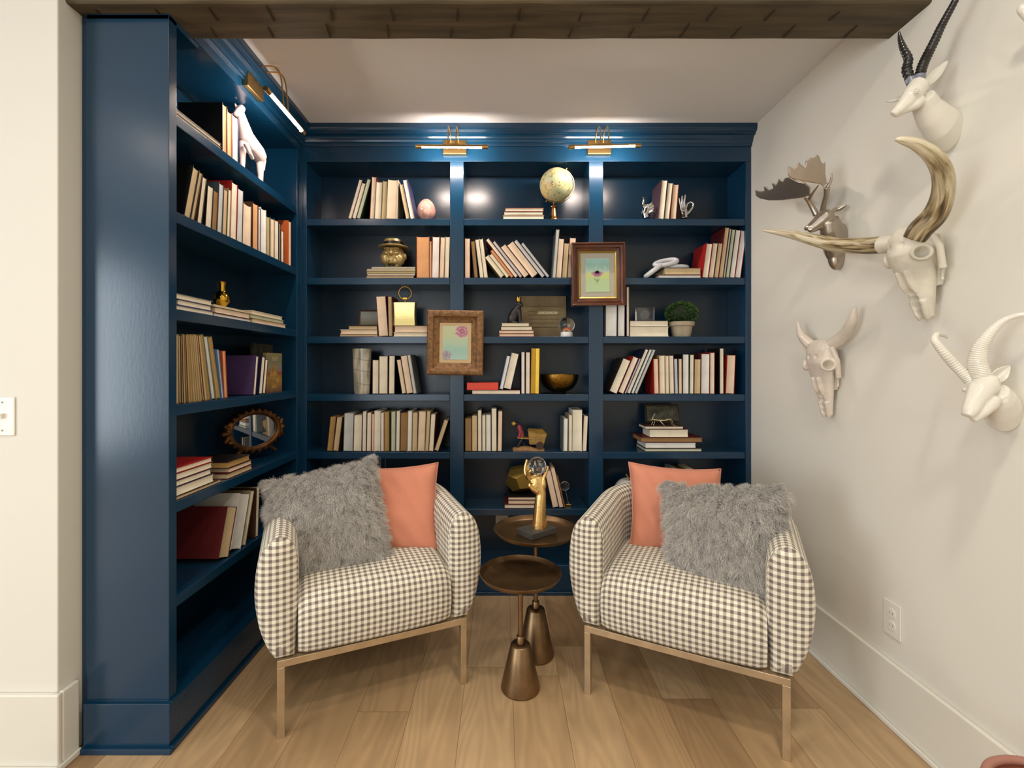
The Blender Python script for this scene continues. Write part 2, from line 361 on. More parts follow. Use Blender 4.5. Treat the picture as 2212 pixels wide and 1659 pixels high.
b.add(vs, [(i, n + i, n + (i + 1) % n, (i + 1) % n) for i in range(n)] + [tuple(range(n)), tuple(reversed(range(n, 2 * n)))]); b.build('crown', BLUE, lb)
# ---------------------------------------------------------------- books
def page_mat(name, col):
    if name in MATS: return MATS[name]
    m = bpy.data.materials.new(name); m.use_nodes = True; nt = m.node_tree; N = nt.nodes; L = nt.links; b = N['Principled BSDF']
    b.inputs['Roughness'].default_value = 0.85
    tc = N.new('ShaderNodeTexCoord'); mp = N.new('ShaderNodeMapping'); mp.inputs['Scale'].default_value = (1400, 6, 6); L.new(tc.outputs['Object'], mp.inputs[0])
    n = N.new('ShaderNodeTexNoise'); n.inputs['Scale'].default_value = 1; n.inputs['Detail'].default_value = 2; L.new(mp.outputs[0], n.inputs['Vector'])
    n2 = N.new('ShaderNodeTexNoise'); n2.inputs['Scale'].default_value = 14; L.new(tc.outputs['Object'], n2.inputs['Vector'])
    ad = N.new('ShaderNodeMath'); ad.operation = 'ADD'; L.new(n.outputs[0], ad.inputs[0]); L.new(n2.outputs[0], ad.inputs[1])
    mr = N.new('ShaderNodeMapRange'); mr.inputs[1].default_value = 0.6; mr.inputs[2].default_value = 1.4; L.new(ad.outputs[0], mr.inputs[0])
    mx = N.new('ShaderNodeMix'); mx.data_type = 'RGBA'; L.new(mr.outputs[0], mx.inputs[0]); c = rgb(col)
    mx.inputs[6].default_value = (*[v * 0.78 for v in c], 1); mx.inputs[7].default_value = (*[min(1, v * 1.1) for v in c], 1)
    L.new(mx.outputs[2], b.inputs['Base Color']); MATS[name] = m; return m
PG = {'cream': ('cream', 'F0E6CE'), 'white': ('white', 'EDEBE4'), 'tan': ('tan', 'D4BC92'), 'peach': ('peach', 'EDD6BA'), 'brown': ('brown', '9A7648'),
      'grey': ('pale grey', 'D0D1CC'), 'olive': ('khaki', 'B8A980'), 'gold': ('gilt', 'C9A23C'), 'orange': ('orange', 'DEA672'), 'lime': ('pale green', 'C8CDAE'), 'ochre': ('ochre', 'B79052')}
CV = {'plum': ('plum', '3A2230'), 'maroon': ('maroon', '5A1A1E'), 'red': ('red', 'A3201E'), 'brick': ('rust red', 'A34A2C'), 'black': ('black', '0E0D0E'), 'brown': ('brown', '4A3022'),
      'green': ('dark green', '12301A'), 'navy': ('navy', '171C3A'), 'violet': ('violet blue', '3B3A68'), 'cream': ('cream', 'D8CBAE'), 'grey': ('grey', '6C706C'), 'white': ('white', 'D8D6D0'),
      'tan': ('tan', 'A98C60'), 'coral': ('coral red', 'E0402A'), 'purple': ('purple', '4A3560'), 'blue': ('blue', '5C7CA8'), 'orange': ('orange', 'C2602C'), 'teal': ('blue grey', '3E4A5A'), 'khaki': ('khaki', '8F8460'), 'picture': ('dark pictorial', '2A2620')}
def pgm(k): 
    n, c = PG[k]; m = page_mat('pages_' + k, c)
    if k == 'gold': m.node_tree.nodes['Principled BSDF'].inputs['Metallic'].default_value = 0.9; m.node_tree.nodes['Principled BSDF'].inputs['Roughness'].default_value = 0.3
    return m
def cvm(k): return mat('cover_' + k, CV[k][1], 0.5, spec=0.4)
ORD = ['first', 'second', 'third', 'fourth', 'fifth', 'sixth', 'seventh', 'eighth', 'ninth', 'tenth', 'eleventh', 'twelfth', 'thirteenth', 'fourteenth', 'fifteenth',
       'sixteenth', 'seventeenth', 'eighteenth', 'nineteenth', 'twentieth', 'twenty-first', 'twenty-second', 'twenty-third', 'twenty-fourth']
ROWN = ['top shelf', 'second shelf', 'third shelf', 'fourth shelf', 'fifth shelf', 'sixth shelf']
bookmesh = {}
def make_book(o_loc, rotz, w, h, d, tilt, page, cover, label, group, name='book'):
    """thickness along local x, fore edge at y=0, height along z; tilt leans it about the local y axis"""
    t = min(0.0022, w * 0.14); ov = min(0.003, h * .02)
    root = bpy.data.objects.new(name, None); C.objects.link(root); root.empty_display_size = 0.03
    root.matrix_world = Matrix.Translation(o_loc) @ Matrix.Rotation(rotz, 4, 'Z') @ Matrix.Rotation(tilt, 4, 'Y')
    tag(root, label, 'book', group)
    cb = MB().box(0, t, 0, d, 0, h).box(w - t, w, 0, d, 0, h).box(t, w - t, d - t, d, 0, h)
    cb.build('cover', cvm(cover), root)
    # fore edge slightly hollowed, as a sewn block
    n = 5; a0 = t * 0.98; a1 = w - t * 0.98; hol = min(0.004, w * 0.1); vs = []
    for i in range(n + 1):
        u = -1 + 2 * i / n; x = a0 + (a1 - a0) * i / n; y = 0.0022 + hol * (1 - u * u)
        vs += [(x, y, ov), (x, y, h - ov), (x, d - t, h - ov), (x, d - t, ov)]
    fs = []
    for i in range(n):
        a = 4 * i; b = a + 4
        fs += [(a, b, b + 1, a + 1), (a + 1, b + 1, b + 2, a + 2), (a + 2, b + 2, b + 3, a + 3), (a + 3, b + 3, b, a)]
    fs += [(0, 1, 2, 3), (4 * n + 3, 4 * n + 2, 4 * n + 1, 4 * n)]
    MB().add(vs, fs).build('pages', pgm(page), root)
    return root
class Frame:
    """a shelf front: kind 'B' = back bookcase (u = X), 'L' = left bookcase (u = Y)"""
    def __init__(s, kind, crop, setback=0.012):
        s.k = kind; s.ox, s.oy, s.sc = crop; s.sb = setback
    def px(s, x): return s.ox + x / s.sc
    def u(s, x):
        if s.k == 'B': return (s.px(x) - CX) * (YB + s.sb) / F
        return -(LW - s.sb) * F / (CX - s.px(x))
    def z(s, x, y):
        Y = YB + s.sb if s.k == 'B' else s.u(x)
        return HC + (CY - (s.oy + y / s.sc)) * Y / F
    def loc(s, u, z, back=0.0):
        return Vector((u, YB + s.sb + back, z)) if s.k == 'B' else Vector((LW - s.sb - back, u, z))
    @property
    def rz(s): return 0.0 if s.k == 'B' else PI / 2
PLACED = {}
BAYLIM = {'left bay': (-1.031, -0.277), 'middle bay': (-0.2025, 0.4565), 'right bay': (0.533, 1.282), 'side bookcase': (1.4955, 2.369)}
def rect2(u, z, w, h, th):
    c, s_ = math.cos(th), math.sin(th)
    return [(u, z), (u + w * c, z - w * s_), (u + w * c + h * s_, z - w * s_ + h * c), (u + h * s_, z + h * c)]
def overlap2(A, B_):
    best = 1e9
    for P in (A, B_):
        for i in range(4):
            ex, ey = P[(i + 1) % 4][0] - P[i][0], P[(i + 1) % 4][1] - P[i][1]; l = math.hypot(ex, ey); nx, ny = ey / l, -ex / l
            a = [x * nx + y * ny for x, y in A]; b = [x * nx + y * ny for x, y in B_]
            best = min(best, max(a) - min(b), max(b) - min(a))
    return best
def uprights(fr, row, bay, items, depth=0.15, cap=None, start=0, what='upright', base=None):
    zs = base if base is not None else ((SH if fr.k == 'B' else SL)[row]); out = []
    for i, it in enumerate(items):
        xl, xr, top, dx, page, cover = it[:6]; d = it[6] if len(it) > 6 else depth
        u0, u1 = fr.u(xl), fr.u(xr); 
        if fr.k == 'B': zt = fr.z((xl + xr) / 2, top); du = dx / fr.sc * (YB + fr.sb) / F
        else: zt = fr.z((xl + xr) / 2 + dx, top); du = fr.u(xl + dx) - u0
        H = zt - zs; th0 = math.atan2(du, H); best = None
        key = (fr.k, row if base is None else -row - 1, bay); prevs = PLACED.setdefault(key, []); lim = BAYLIM[bay]
        thp = prevs[-1][1] if prevs else th0
        for q in range(0, 60):                      # settle against the neighbours without passing through them
            a = min(1.0, (q % 6) / 5); sh = (q // 6) * 0.0012; shr = (q // 6) * 0.0008; th = th0 * (1 - a) + thp * a
            w = (u1 - u0 - shr) * math.cos(th) - 0.0007
            if w < 0.004: break
            uu = u0 + sh * 0.8
            if th >= 0: h = (H - w * math.sin(th)) / math.cos(th); zo = zs + w * math.sin(th) + 0.0004
            else: h = H / math.cos(th); zo = zs + 0.0004
            quad = rect2(uu, zo, w, h, th)
            over = max([overlap2(quad, p[0]) for p in prevs[-3:]] + [max(c[0] for c in quad) - lim[1], lim[0] - min(c[0] for c in quad)])
            if best is None or over < best[0] - 1e-6: best = (over, uu, zo, w, h, th, quad)
            if over <= 0.0003: break
        if best[0] > 0.0006: print('BOOKFIT', row, bay, start + i, round(best[0], 4))
        _, uu, zo, w, h, th, quad = best; prevs.append((quad, th)); o = fr.loc(uu, zo)
        lab = '%s-edged book with %s cover, %s %s from left, %s, %s' % (PG[page][0], CV[cover][0], ORD[start + i], what, ROWN[row], bay)
        tt = th if fr.k == 'B' else th
        r = make_book(o, fr.rz, w, h, d, tt, page, cover, lab, '%s books on the %s of the %s' % (what, ROWN[row], bay)); out.append(r)
    return out
def stack(fr, row, bay, items, which='stack', depth=0.16, base=None, back=0.0):
    """items from topmost to lowest: xl, xr, ytop, ybottom, page, cover[, depth]"""
    z = base if base is not None else (SH if fr.k == 'B' else SL)[row]; N_ = len(items)
    names = {1: ['lying alone'], 2: ['upper', 'lower'], 3: ['topmost', 'middle', 'lowest'], 4: ['topmost', 'second from top', 'third from top', 'lowest'],
             5: ['topmost', 'second from top', 'middle', 'second from bottom', 'lowest']}[N_]
    for i in range(N_ - 1, -1, -1):
        xl, xr, yt, yb, page, cover = items[i][:6]; d = items[i][6] if len(items[i]) > 6 else depth
        u0, u1 = fr.u(xl), fr.u(xr); Y = (YB + fr.sb) if fr.k == 'B' else (u0 + u1) / 2
        w = (yb - yt) / fr.sc * Y / F; L_ = u1 - u0
        lab = '%s-edged book with %s cover, %s in %s, %s, %s' % (PG[page][0], CV[cover][0], names[i], which, ROWN[row], bay)
        if N_ == 1: lab = lab.replace('lying alone in ' + which, 'lying flat')
        make_book(fr.loc(u0, z + w, back), fr.rz, w - 0.0003, L_, d, PI / 2, page, cover, lab, 'stacked books on the %s of the %s' % (ROWN[row], bay))
        z += w
    return z
C5 = (640, 250, 4.484); C6 = (640, 580, 3.95); C7 = (980, 340, 5.924); C8 = (980, 600, 4.147); D1 = (1290, 340, 5.925); D2 = (1290, 600, 4.147); D3 = (980, 960, 4.88)
L1 = (360, 50, 4.047); L2 = (360, 340, 3.95); L3 = (360, 680, 4.147); L4 = (360, 860, 3.53)
B1, B2, B3, BL = 'left bay', 'middle bay', 'right bay', 'side bookcase'
f = Frame('B', C5)
uprights(f, 0, B1, [(500, 538, 612, 113, 'cream', 'plum'), (538, 581, 645, 100, 'cream', 'plum'), (581, 622, 607, 105, 'lime', 'green'), (710, 757, 588, 22, 'peach', 'maroon'),
                    (757, 820, 637, 13, 'cream', 'khaki'), (820, 872, 628, 6, 'olive', 'brown'), (872, 972, 616, 2, 'peach', 'cream'), (1062, 1106, 665, -90, 'tan', 'navy'), (1106, 1152, 622, -101, 'cream', 'violet')])
z_hat = stack(f, 1, B1, [(725, 1155, 1450, 1470, 'cream', 'grey'), (680, 1155, 1470, 1489, 'cream', 'khaki'), (678, 1155, 1489, 1516, 'olive', 'khaki'), (682, 1152, 1516, 1536, 'cream', 'brown'), (675, 1140, 1536, 1560, 'tan', 'maroon')])
uprights(f, 1, B1, [(1165, 1290, 1170, 0, 'orange', 'brick'), (1291, 1312, 1212, 0, 'tan', 'brick'), (1312, 1382, 1170, 8, 'white', 'brick'), (1383, 1432, 1172, 14, 'peach', 'brown'), (1433, 1479, 1170, 8, 'cream', 'khaki')])
f = Frame('B', C6)
z_pic = stack(f, 2, B1, [(443, 690, 480, 513, 'tan', 'brown'), (375, 692, 514, 553, 'peach', 'cream'), (368, 696, 553, 575, 'tan', 'maroon')], 'left stack')
uprights(f, 2, B1, [(703, 787, 237, -24, 'peach', 'maroon'), (788, 824, 237, -8, 'olive', 'maroon')])
z_clock = stack(f, 2, B1, [(835, 1150, 480, 538, 'peach', 'maroon'), (828, 1145, 538, 575, 'cream', 'cream')], 'right stack')
uprights(f, 3, B1, [(648, 704, 778, 2, 'cream', 'maroon'), (704, 781, 745, 2, 'cream', 'brown'), (787, 840, 742, 4, 'cream', 'black'), (902, 942, 778, -48, 'peach', 'black'), (942, 1000, 746, -66, 'peach', 'maroon'), (1000, 1030, 738, -66, 'grey', 'grey')])
uprights(f, 4, B1, [(260, 312, 1262, 32, 'ochre', 'brown'), (312, 362, 1265, 36, 'tan', 'brown'), (400, 484, 1234, 10, 'grey', 'grey'), (485, 559, 1250, 0, 'cream', 'maroon'), (560, 598, 1217, -2, 'cream', 'black'), (598, 640, 1228, -6, 'cream', 'maroon'),
                    (641, 664, 1240, -2, 'peach', 'red'), (664, 718, 1214, -4, 'cream', 'white'), (719, 751, 1228, 0, 'cream', 'maroon'), (752, 792, 1222, 0, 'ochre', 'khaki'), (808, 847, 1219, 2, 'lime', 'grey'), (848, 884, 1214, 6, 'cream', 'teal'),
                    (885, 948, 1230, 6, 'brown', 'brown'), (948, 984, 1216, 6, 'white', 'cream'), (985, 1034, 1228, 6, 'tan', 'brown'), (1034, 1096, 1218, 12, 'peach', 'tan'), (1097, 1129, 1215, 18, 'tan', 'khaki'), (1129, 1172, 1242, 20, 'cream', 'maroon')])
uprights(f, 4, B1, [(1175, 1216, 1288, 148, 'tan', 'brown')], what='steeply leaning book', start=0)
f = Frame('B', C7)
z_ = stack(f, 0, B2, [(658, 1152, 648, 690, 'cream', 'brick'), (640, 1145, 690, 738, 'cream', 'maroon'), (630, 1158, 738, 792, 'cream', 'tan')])
uprights(f, 1, B2, [(142, 212, 1033, 0, 'peach', 'maroon'), (262, 315, 1070, -56, 'brown', 'black'), (333, 390, 1048, -88, 'cream', 'black'), (391, 438, 1043, -88, 'cream', 'cream')])
def leaning_run(fr, row, bay, theta, items, start, depth=0.15, side='leaning'):
    """parallel leaning books resting against each other; theta<0 leans left; items: x bottom contact, next x, length px"""
    zs = SH[row]
    for i, (xa, xb, ln, page, cover) in enumerate(items):
        k = (YB + fr.sb) / F / fr.sc; w = (xb - xa) * k * math.cos(theta) - 0.0006; h = ln * k
        u0 = fr.u(xa); zo = zs + 0.0004 + (w * math.sin(theta) if theta > 0 else 0)
        lab = '%s-edged book with %s cover, %s in the leaning row, %s, %s' % (PG[page][0], CV[cover][0], ORD[start + i], ROWN[row], bay)
        make_book(fr.loc(u0, zo), fr.rz, w, h, depth, theta, page, cover, lab, 'leaning books on the %s of the %s' % (ROWN[row], bay))
leaning_run(f, 1, B2, -math.radians(38), [(604, 680, 338, 'cream', 'khaki'), (681, 739, 372, 'cream', 'tan'), (740, 788, 442, 'orange', 'brick'), (789, 849, 620, 'cream', 'maroon'), (850, 904, 581, 'grey', 'plum'), (905, 1003, 500, 'peach', 'maroon'),
            (1004, 1130, 530, 'peach', 'plum'), (1131, 1197, 594, 'grey', 'navy'), (1198, 1252, 555, 'grey', 'navy')], 0)
uprights(f, 1, B2, [(1262, 1306, 916, 52, 'grey', 'grey'), (1307, 1380, 1033, 28, 'peach', 'plum'), (1381, 1450, 1090, 26, 'tan', 'plum'), (1451, 1535, 1023, 26, 'peach', 'maroon'), (1548, 1612, 1082, 22, 'cream', 'maroon'), (1613, 1680, 1090, 20, 'cream', 'brown')], start=4)
f = Frame('B', C8)
z_dog = stack(f, 2, B2, [(428, 678, 404, 434, 'cream', 'khaki'), (420, 705, 434, 470, 'cream', 'brown'), (403, 720, 470, 500, 'peach', 'maroon'), (405, 722, 500, 527, 'peach', 'brick')], depth=0.12)
z_red = stack(f, 3, B2, [(162, 598, 1003, 1041, 'cream', 'maroon')])
uprights(f, 3, B2, [(409, 443, 694, 70, 'white', 'blue'), (444, 516, 666, 78, 'cream', 'violet')], base=z_red, what='leaning book')
uprights(f, 3, B2, [(604, 639, 662, 0, 'white', 'plum'), (643, 684, 664, 2, 'cream', 'maroon'), (686, 766, 628, 8, 'gold', 'plum')])
uprights(f, 4, B2, [(103, 162, 1258, -1, 'brown', 'brown'), (163, 214, 1235, -26, 'tan', 'brown'), (215, 254, 1187, -42, 'cream', 'black'), (255, 288, 1230, -32, 'cream', 'khaki'), (289, 335, 1228, -36, 'white', 'khaki'), (338, 388, 1170, -52, 'cream', 'black'), (391, 433, 1195, 6, 'peach', 'maroon')])
uprights(f, 4, B2, [(980, 1022, 1260, 4, 'white', 'grey'), (1028, 1062, 1228, 2, 'cream', 'khaki'), (1063, 1148, 1183, 4, 'cream', 'white'), (1149, 1192, 1235, 18, 'cream', 'maroon')], start=7)
f = Frame('B', D3)
z_ball = stack(f, 5, B2, [(572, 905, 528, 562, 'peach', 'black'), (572, 905, 562, 606, 'peach', 'maroon'), (533, 905, 606, 650, 'cream', 'maroon')])
uprights(f, 5, B2, [(1045, 1113, 290, -85, 'peach', 'maroon'), (1114, 1164, 255, -100, 'peach', 'maroon'), (1165, 1182, 330, -92, 'brown', 'maroon')])
f = Frame('B', D1)
uprights(f, 0, B3, [(778, 856, 283, 50, 'cream', 'plum'), (857, 926, 318, 50, 'cream', 'brown'), (938, 1012, 338, 36, 'peach', 'brick')])
z_knot = stack(f, 1, B3, [(865, 1333, 1420, 1510, 'tan', 'brown'), (785, 1333, 1512, 1553, 'white', 'maroon')])
th7 = math.radians(7.5)
leaning_run(f, 1, B3, th7, [(1345, 1423, 445, 'cream', 'red'), (1424, 1492, 452, 'peach', 'navy'), (1493, 1553, 452, 'tan', 'maroon'), (1554, 1612, 655, 'tan', 'maroon'), (1613, 1642, 640, 'grey', 'black'), (1643, 1693, 630, 'lime', 'green'), (1694, 1762, 622, 'white', 'maroon'), (1763, 1838, 612, 'white', 'red')], 0, 0.165)
f = Frame('B', D2)
uprights(f, 2, B3, [(78, 174, 130, 4, 'white', 'white'), (183, 248, 120, 2, 'white', 'violet'), (262, 289, 80, 0, 'cream', 'plum')])
z_crys = stack(f, 2, B3, [(293, 640, 384, 438, 'cream', 'black'), (291, 643, 438, 528, 'cream', 'cream')])
leaning_run(f, 3, B3, math.radians(23), [(108, 187, 326, 'cream', 'picture'), (188, 243, 352, 'cream', 'red'), (244, 263, 345, 'grey', 'violet'), (264, 300, 432, 'cream', 'navy'), (301, 331, 432, 'white', 'teal'), (332, 362, 430, 'grey', 'grey')], 0, 0.15)
uprights(f, 3, B3, [(510, 556, 725, -8, 'peach', 'red'), (558, 611, 695, -4, 'cream', 'tan'), (612, 647, 697, -5, 'cream', 'tan'), (648, 693, 695, -16, 'cream', 'maroon'), (694, 728, 724, -8, 'grey', 'violet'), (729, 763, 724, -2, 'peach', 'brown'),
                    (765, 824, 683, 0, 'white', 'black'), (825, 866, 686, 4, 'cream', 'green'), (867, 927, 727, 4, 'tan', 'maroon'), (928, 1007, 679, 4, 'white', 'maroon'), (1008, 1053, 668, 2, 'cream', 'red'), (1096, 1136, 630, 0, 'cream', 'black'), (1150, 1228, 690, 14, 'peach', 'red')], start=6)
z_man = stack(f, 4, B3, [(430, 775, 1320, 1346, 'cream', 'brown', .12), (470, 820, 1350, 1424, 'cream', 'maroon', .13), (395, 945, 1424, 1468, 'brown', 'maroon', .17), (432, 888, 1468, 1522, 'white', 'plum', .16), (430, 940, 1522, 1553, 'lime', 'plum', .17)])
f = Frame('B', (1400, 990, 9.217), 0.03)
uprights(f, 5, B3, [(500, 600, 215, 0, 'grey', 'grey'), (620, 690, 225, 0, 'olive', 'black'), (775, 925, 222, 0, 'cream', 'tan')], depth=0.13)
# --- side bookcase
f = Frame('L', L1, 0.014)
def lz(px_, py_, X=LW): Y = -X * F / (CX - px_); return Y, HC + (CY - py_) * Y / F
uprights(f, 0, BL, [(488, 530, 712, 0, 'orange', 'black', .17), (531, 574, 775, 0, 'orange', 'brick', .15), (575, 628, 812, 0, 'peach', 'violet', .15)])
uprights(f, 0, BL, [], start=0)
f = Frame('L', L2, 0.014)
uprights(f, 1, BL, [(150, 206, 85, 82, 'tan', 'black', .19), (207, 240, 110, 55, 'tan', 'brown', .18), (262, 302, 165, 48, 'cream', 'brown', .17), (330, 384, 240, 22, 'cream', 'black', .17), (385, 430, 280, 14, 'brown', 'brown', .15), (431, 474, 215, 8, 'grey', 'teal', .17), (475, 513, 268, 10, 'tan', 'brown', .14), (514, 542, 272, 14, 'cream', 'khaki', .14),
                    (543, 596, 215, 14, 'cream', 'red', .16), (597, 648, 268, 12, 'grey', 'navy', .15), (649, 716, 395, 0, 'peach', 'cream', .14), (733, 780, 392, 2, 'orange', 'brown', .14), (781, 801, 435, 2, 'white', 'violet', .13), (802, 848, 438, 2, 'white', 'white', .13), (849, 883, 503, 0, 'olive', 'picture', .13),
                    (884, 918, 522, 2, 'peach', 'khaki', .13), (919, 956, 535, 0, 'cream', 'violet', .13), (960, 975, 560, 0, 'olive', 'black', .13), (976, 1001, 625, 0, 'cream', 'maroon', .12), (1040, 1062, 545, 0, 'peach', 'orange', .15)])
zA = stack(f, 2, BL, [(82, 392, 1114, 1160, 'cream', 'grey'), (100, 386, 1175, 1222, 'cream', 'violet'), (80, 404, 1232, 1272, 'cream', 'violet')], 'left stack', .15)
zB = stack(f, 2, BL, [(405, 672, 1245, 1262, 'cream', 'cream', .13), (420, 712, 1268, 1318, 'peach', 'brown', .14), (408, 722, 1322, 1350, 'white', 'maroon', .15)], 'middle stack', .15)
zC = stack(f, 2, BL, [(730, 990, 1330, 1362, 'cream', 'cream', .12), (722, 1003, 1366, 1398, 'lime', 'khaki', .13), (735, 1020, 1404, 1440, 'peach', 'tan', .14)], 'right stack', .14)
f = Frame('L', L3, 0.014)
x = 84; k = 0; its = []
rr = random.Random(5)
while x < 390:
    wd = rr.choice((19, 22, 25)); its.append((x + (4 if x > 84 else 0), x + wd, 166 + rr.randint(-5, 6) + (x - 84) * 0.03, -(x - 84) * 0.235, rr.choice(('tan', 'ochre', 'tan')), rr.choice(('tan', 'khaki', 'brown')), .17)); x += wd + 0.5
for i, (a, b_, t_, dx, pg, cv) in enumerate([i_[:6] for i_ in its]): pass
uprights(f, 3, BL, [(a, b_, t_ + 8, dx, pg, cv, .17) for a, b_, t_, dx, pg, cv, _ in its], what='thin volume')
uprights(f, 3, BL, [(404, 440, 200, -76, 'grey', 'grey', .17), (448, 484, 205, -84, 'ochre', 'khaki', .16), (497, 515, 315, -46, 'grey', 'blue', .16), (517, 548, 325, -20, 'orange', 'brick', .13)], start=0, what='wider volume')
uprights(f, 3, BL, [(775, 800, 365, 28, 'cream', 'purple', .19), (826, 858, 370, 30, 'cream', 'navy', .15), (859, 886, 392, 16, 'cream', 'brown', .14)], start=0, what='tilted volume')
zD = stack(f, 4, BL, [(78, 412, 1166, 1213, 'cream', 'red', .14), (78, 412, 1232, 1292, 'cream', 'maroon', .15), (78, 405, 1330, 1384, 'cream', 'navy', .15), (82, 428, 1400, 1482, 'cream', 'plum', .16), (70, 492, 1545, 1575, 'tan', 'brown', .17)], 'tall stack', .16)
zE = stack(f, 4, BL, [(540, 750, 1240, 1298, 'ochre', 'black', .15), (560, 765, 1310, 1352, 'peach', 'maroon', .16), (545, 770, 1362, 1410, 'tan', 'maroon', .16)], 'low stack', .15)
f = Frame('L', L4, 0.014)
uprights(f, 5, BL, [(395, 480, 800, 78, 'tan', 'maroon', .19), (488, 572, 735, 12, 'white', 'white', .18), (573, 606, 730, 0, 'cream', 'khaki', .17), (675, 700, 720, -72, 'cream', 'brown', .15)])
# ---------------------------------------------------------------- picture lights
GLOW = mat('lamp_glow', (1.0, 0.86, 0.76), 0.5, emit=230)
def picture_light(label, origin, rotz, z_plate, z_rod, reach, half, tilt=0.0, spin=0.0, plate=(0.061, 0.036)):
    """local x along the rod, -y away from the bookcase, z up"""
    t = thing('picture_light', label, 'lamp', origin, rotz, 'brass picture lights')
    MB().box(-plate[0], plate[0], -0.024, -0.0005, z_plate - plate[1], z_plate + plate[1]).build('backplate', BRASS, t, bevel=0.0025)
    for s in (-0.02, 0.02):
        P = smooth_pts([(s, -0.02, z_plate + 0.02), (s, -0.035, z_plate + 0.052), (s, -0.07, z_plate + 0.068), (s, -reach + 0.02, z_plate + 0.045), (s, -reach, z_rod + 0.008)], 20)
        MB().tube(P, 0.0032, 8).build('arm', BRASS, t)
    M = Matrix.Translation((0, -reach, z_rod)) @ Matrix.Rotation(tilt, 4, 'Y')
    MB().tube([M @ Vector((-0.034, 0, 0.009)), M @ Vector((0.034, 0, 0.009))], 0.0062, 12).build('knuckle', BRASS, t)
    # open channel housing around the tube
    b = MB(); n = 14; vs = []; R = 0.0105; ths = [spin + math.radians(50 + 150 * i / n) for i in range(n + 1)]
    for x in (-half, half):
        for r in (R, R - 0.0012):
            for a in ths: vs.append(M @ Vector((x, r * math.cos(a), r * math.sin(a))))
    m = n + 1; fs = []
    for i in range(n): fs += [(i, i + 1, 2 * m + i + 1, 2 * m + i), (m + i, 3 * m + i, 3 * m + i + 1, m + i + 1), (i, m + i, m + i + 1, i + 1), (2 * m + i, 2 * m + i + 1, 3 * m + i + 1, 3 * m + i)]
    fs += [(0, 2 * m, 3 * m, m), (n, m + n, 3 * m + n, 2 * m + n)]
    b.add(vs, fs, True); b.build('lamp_shade', BRASS, t)
    for s in (-1, 1): MB().tube([M @ Vector((s * half, 0, 0)), M @ Vector((s * (half - 0.03), 0, 0))], 0.0100, 14).build('end_cap', BRASS, t)
    d = Vector((0, -math.cos(spin + PI * 0.5 ) * 0, 0))
    tb = MB().tube([M @ Vector((-half + 0.031, 0, 0)), M @ Vector((half - 0.031, 0, 0))], 0.0068, 12); tb.build('light_tube', GLOW, t)
    return t
# seen from the front: plate px, rod px at depth 2.29
picture_light('brass picture light above the left bay divider, glowing strip facing down', ((983 - CX) * 2.44 / F, YB, 0), 0, HC + (CY - 322) * 2.44 / F, HC + (CY - 317) * 2.29 / F, 0.15, 0.178, 0.006, math.radians(6))
picture_light('brass picture light above the right bay divider, glowing strip turned outward', ((1293 - CX) * 2.44 / F, YB, 0), 0, HC + (CY - 322) * 2.44 / F, HC + (CY - 316) * 2.29 / F, 0.15, 0.178, -0.022, math.radians(-8))
picture_light('brass picture light on the side bookcase, nearest to the camera', (LW, 1.93, 0), PI / 2, 2.375, 2.262, 0.15, 0.170, 0.0, math.radians(-14))

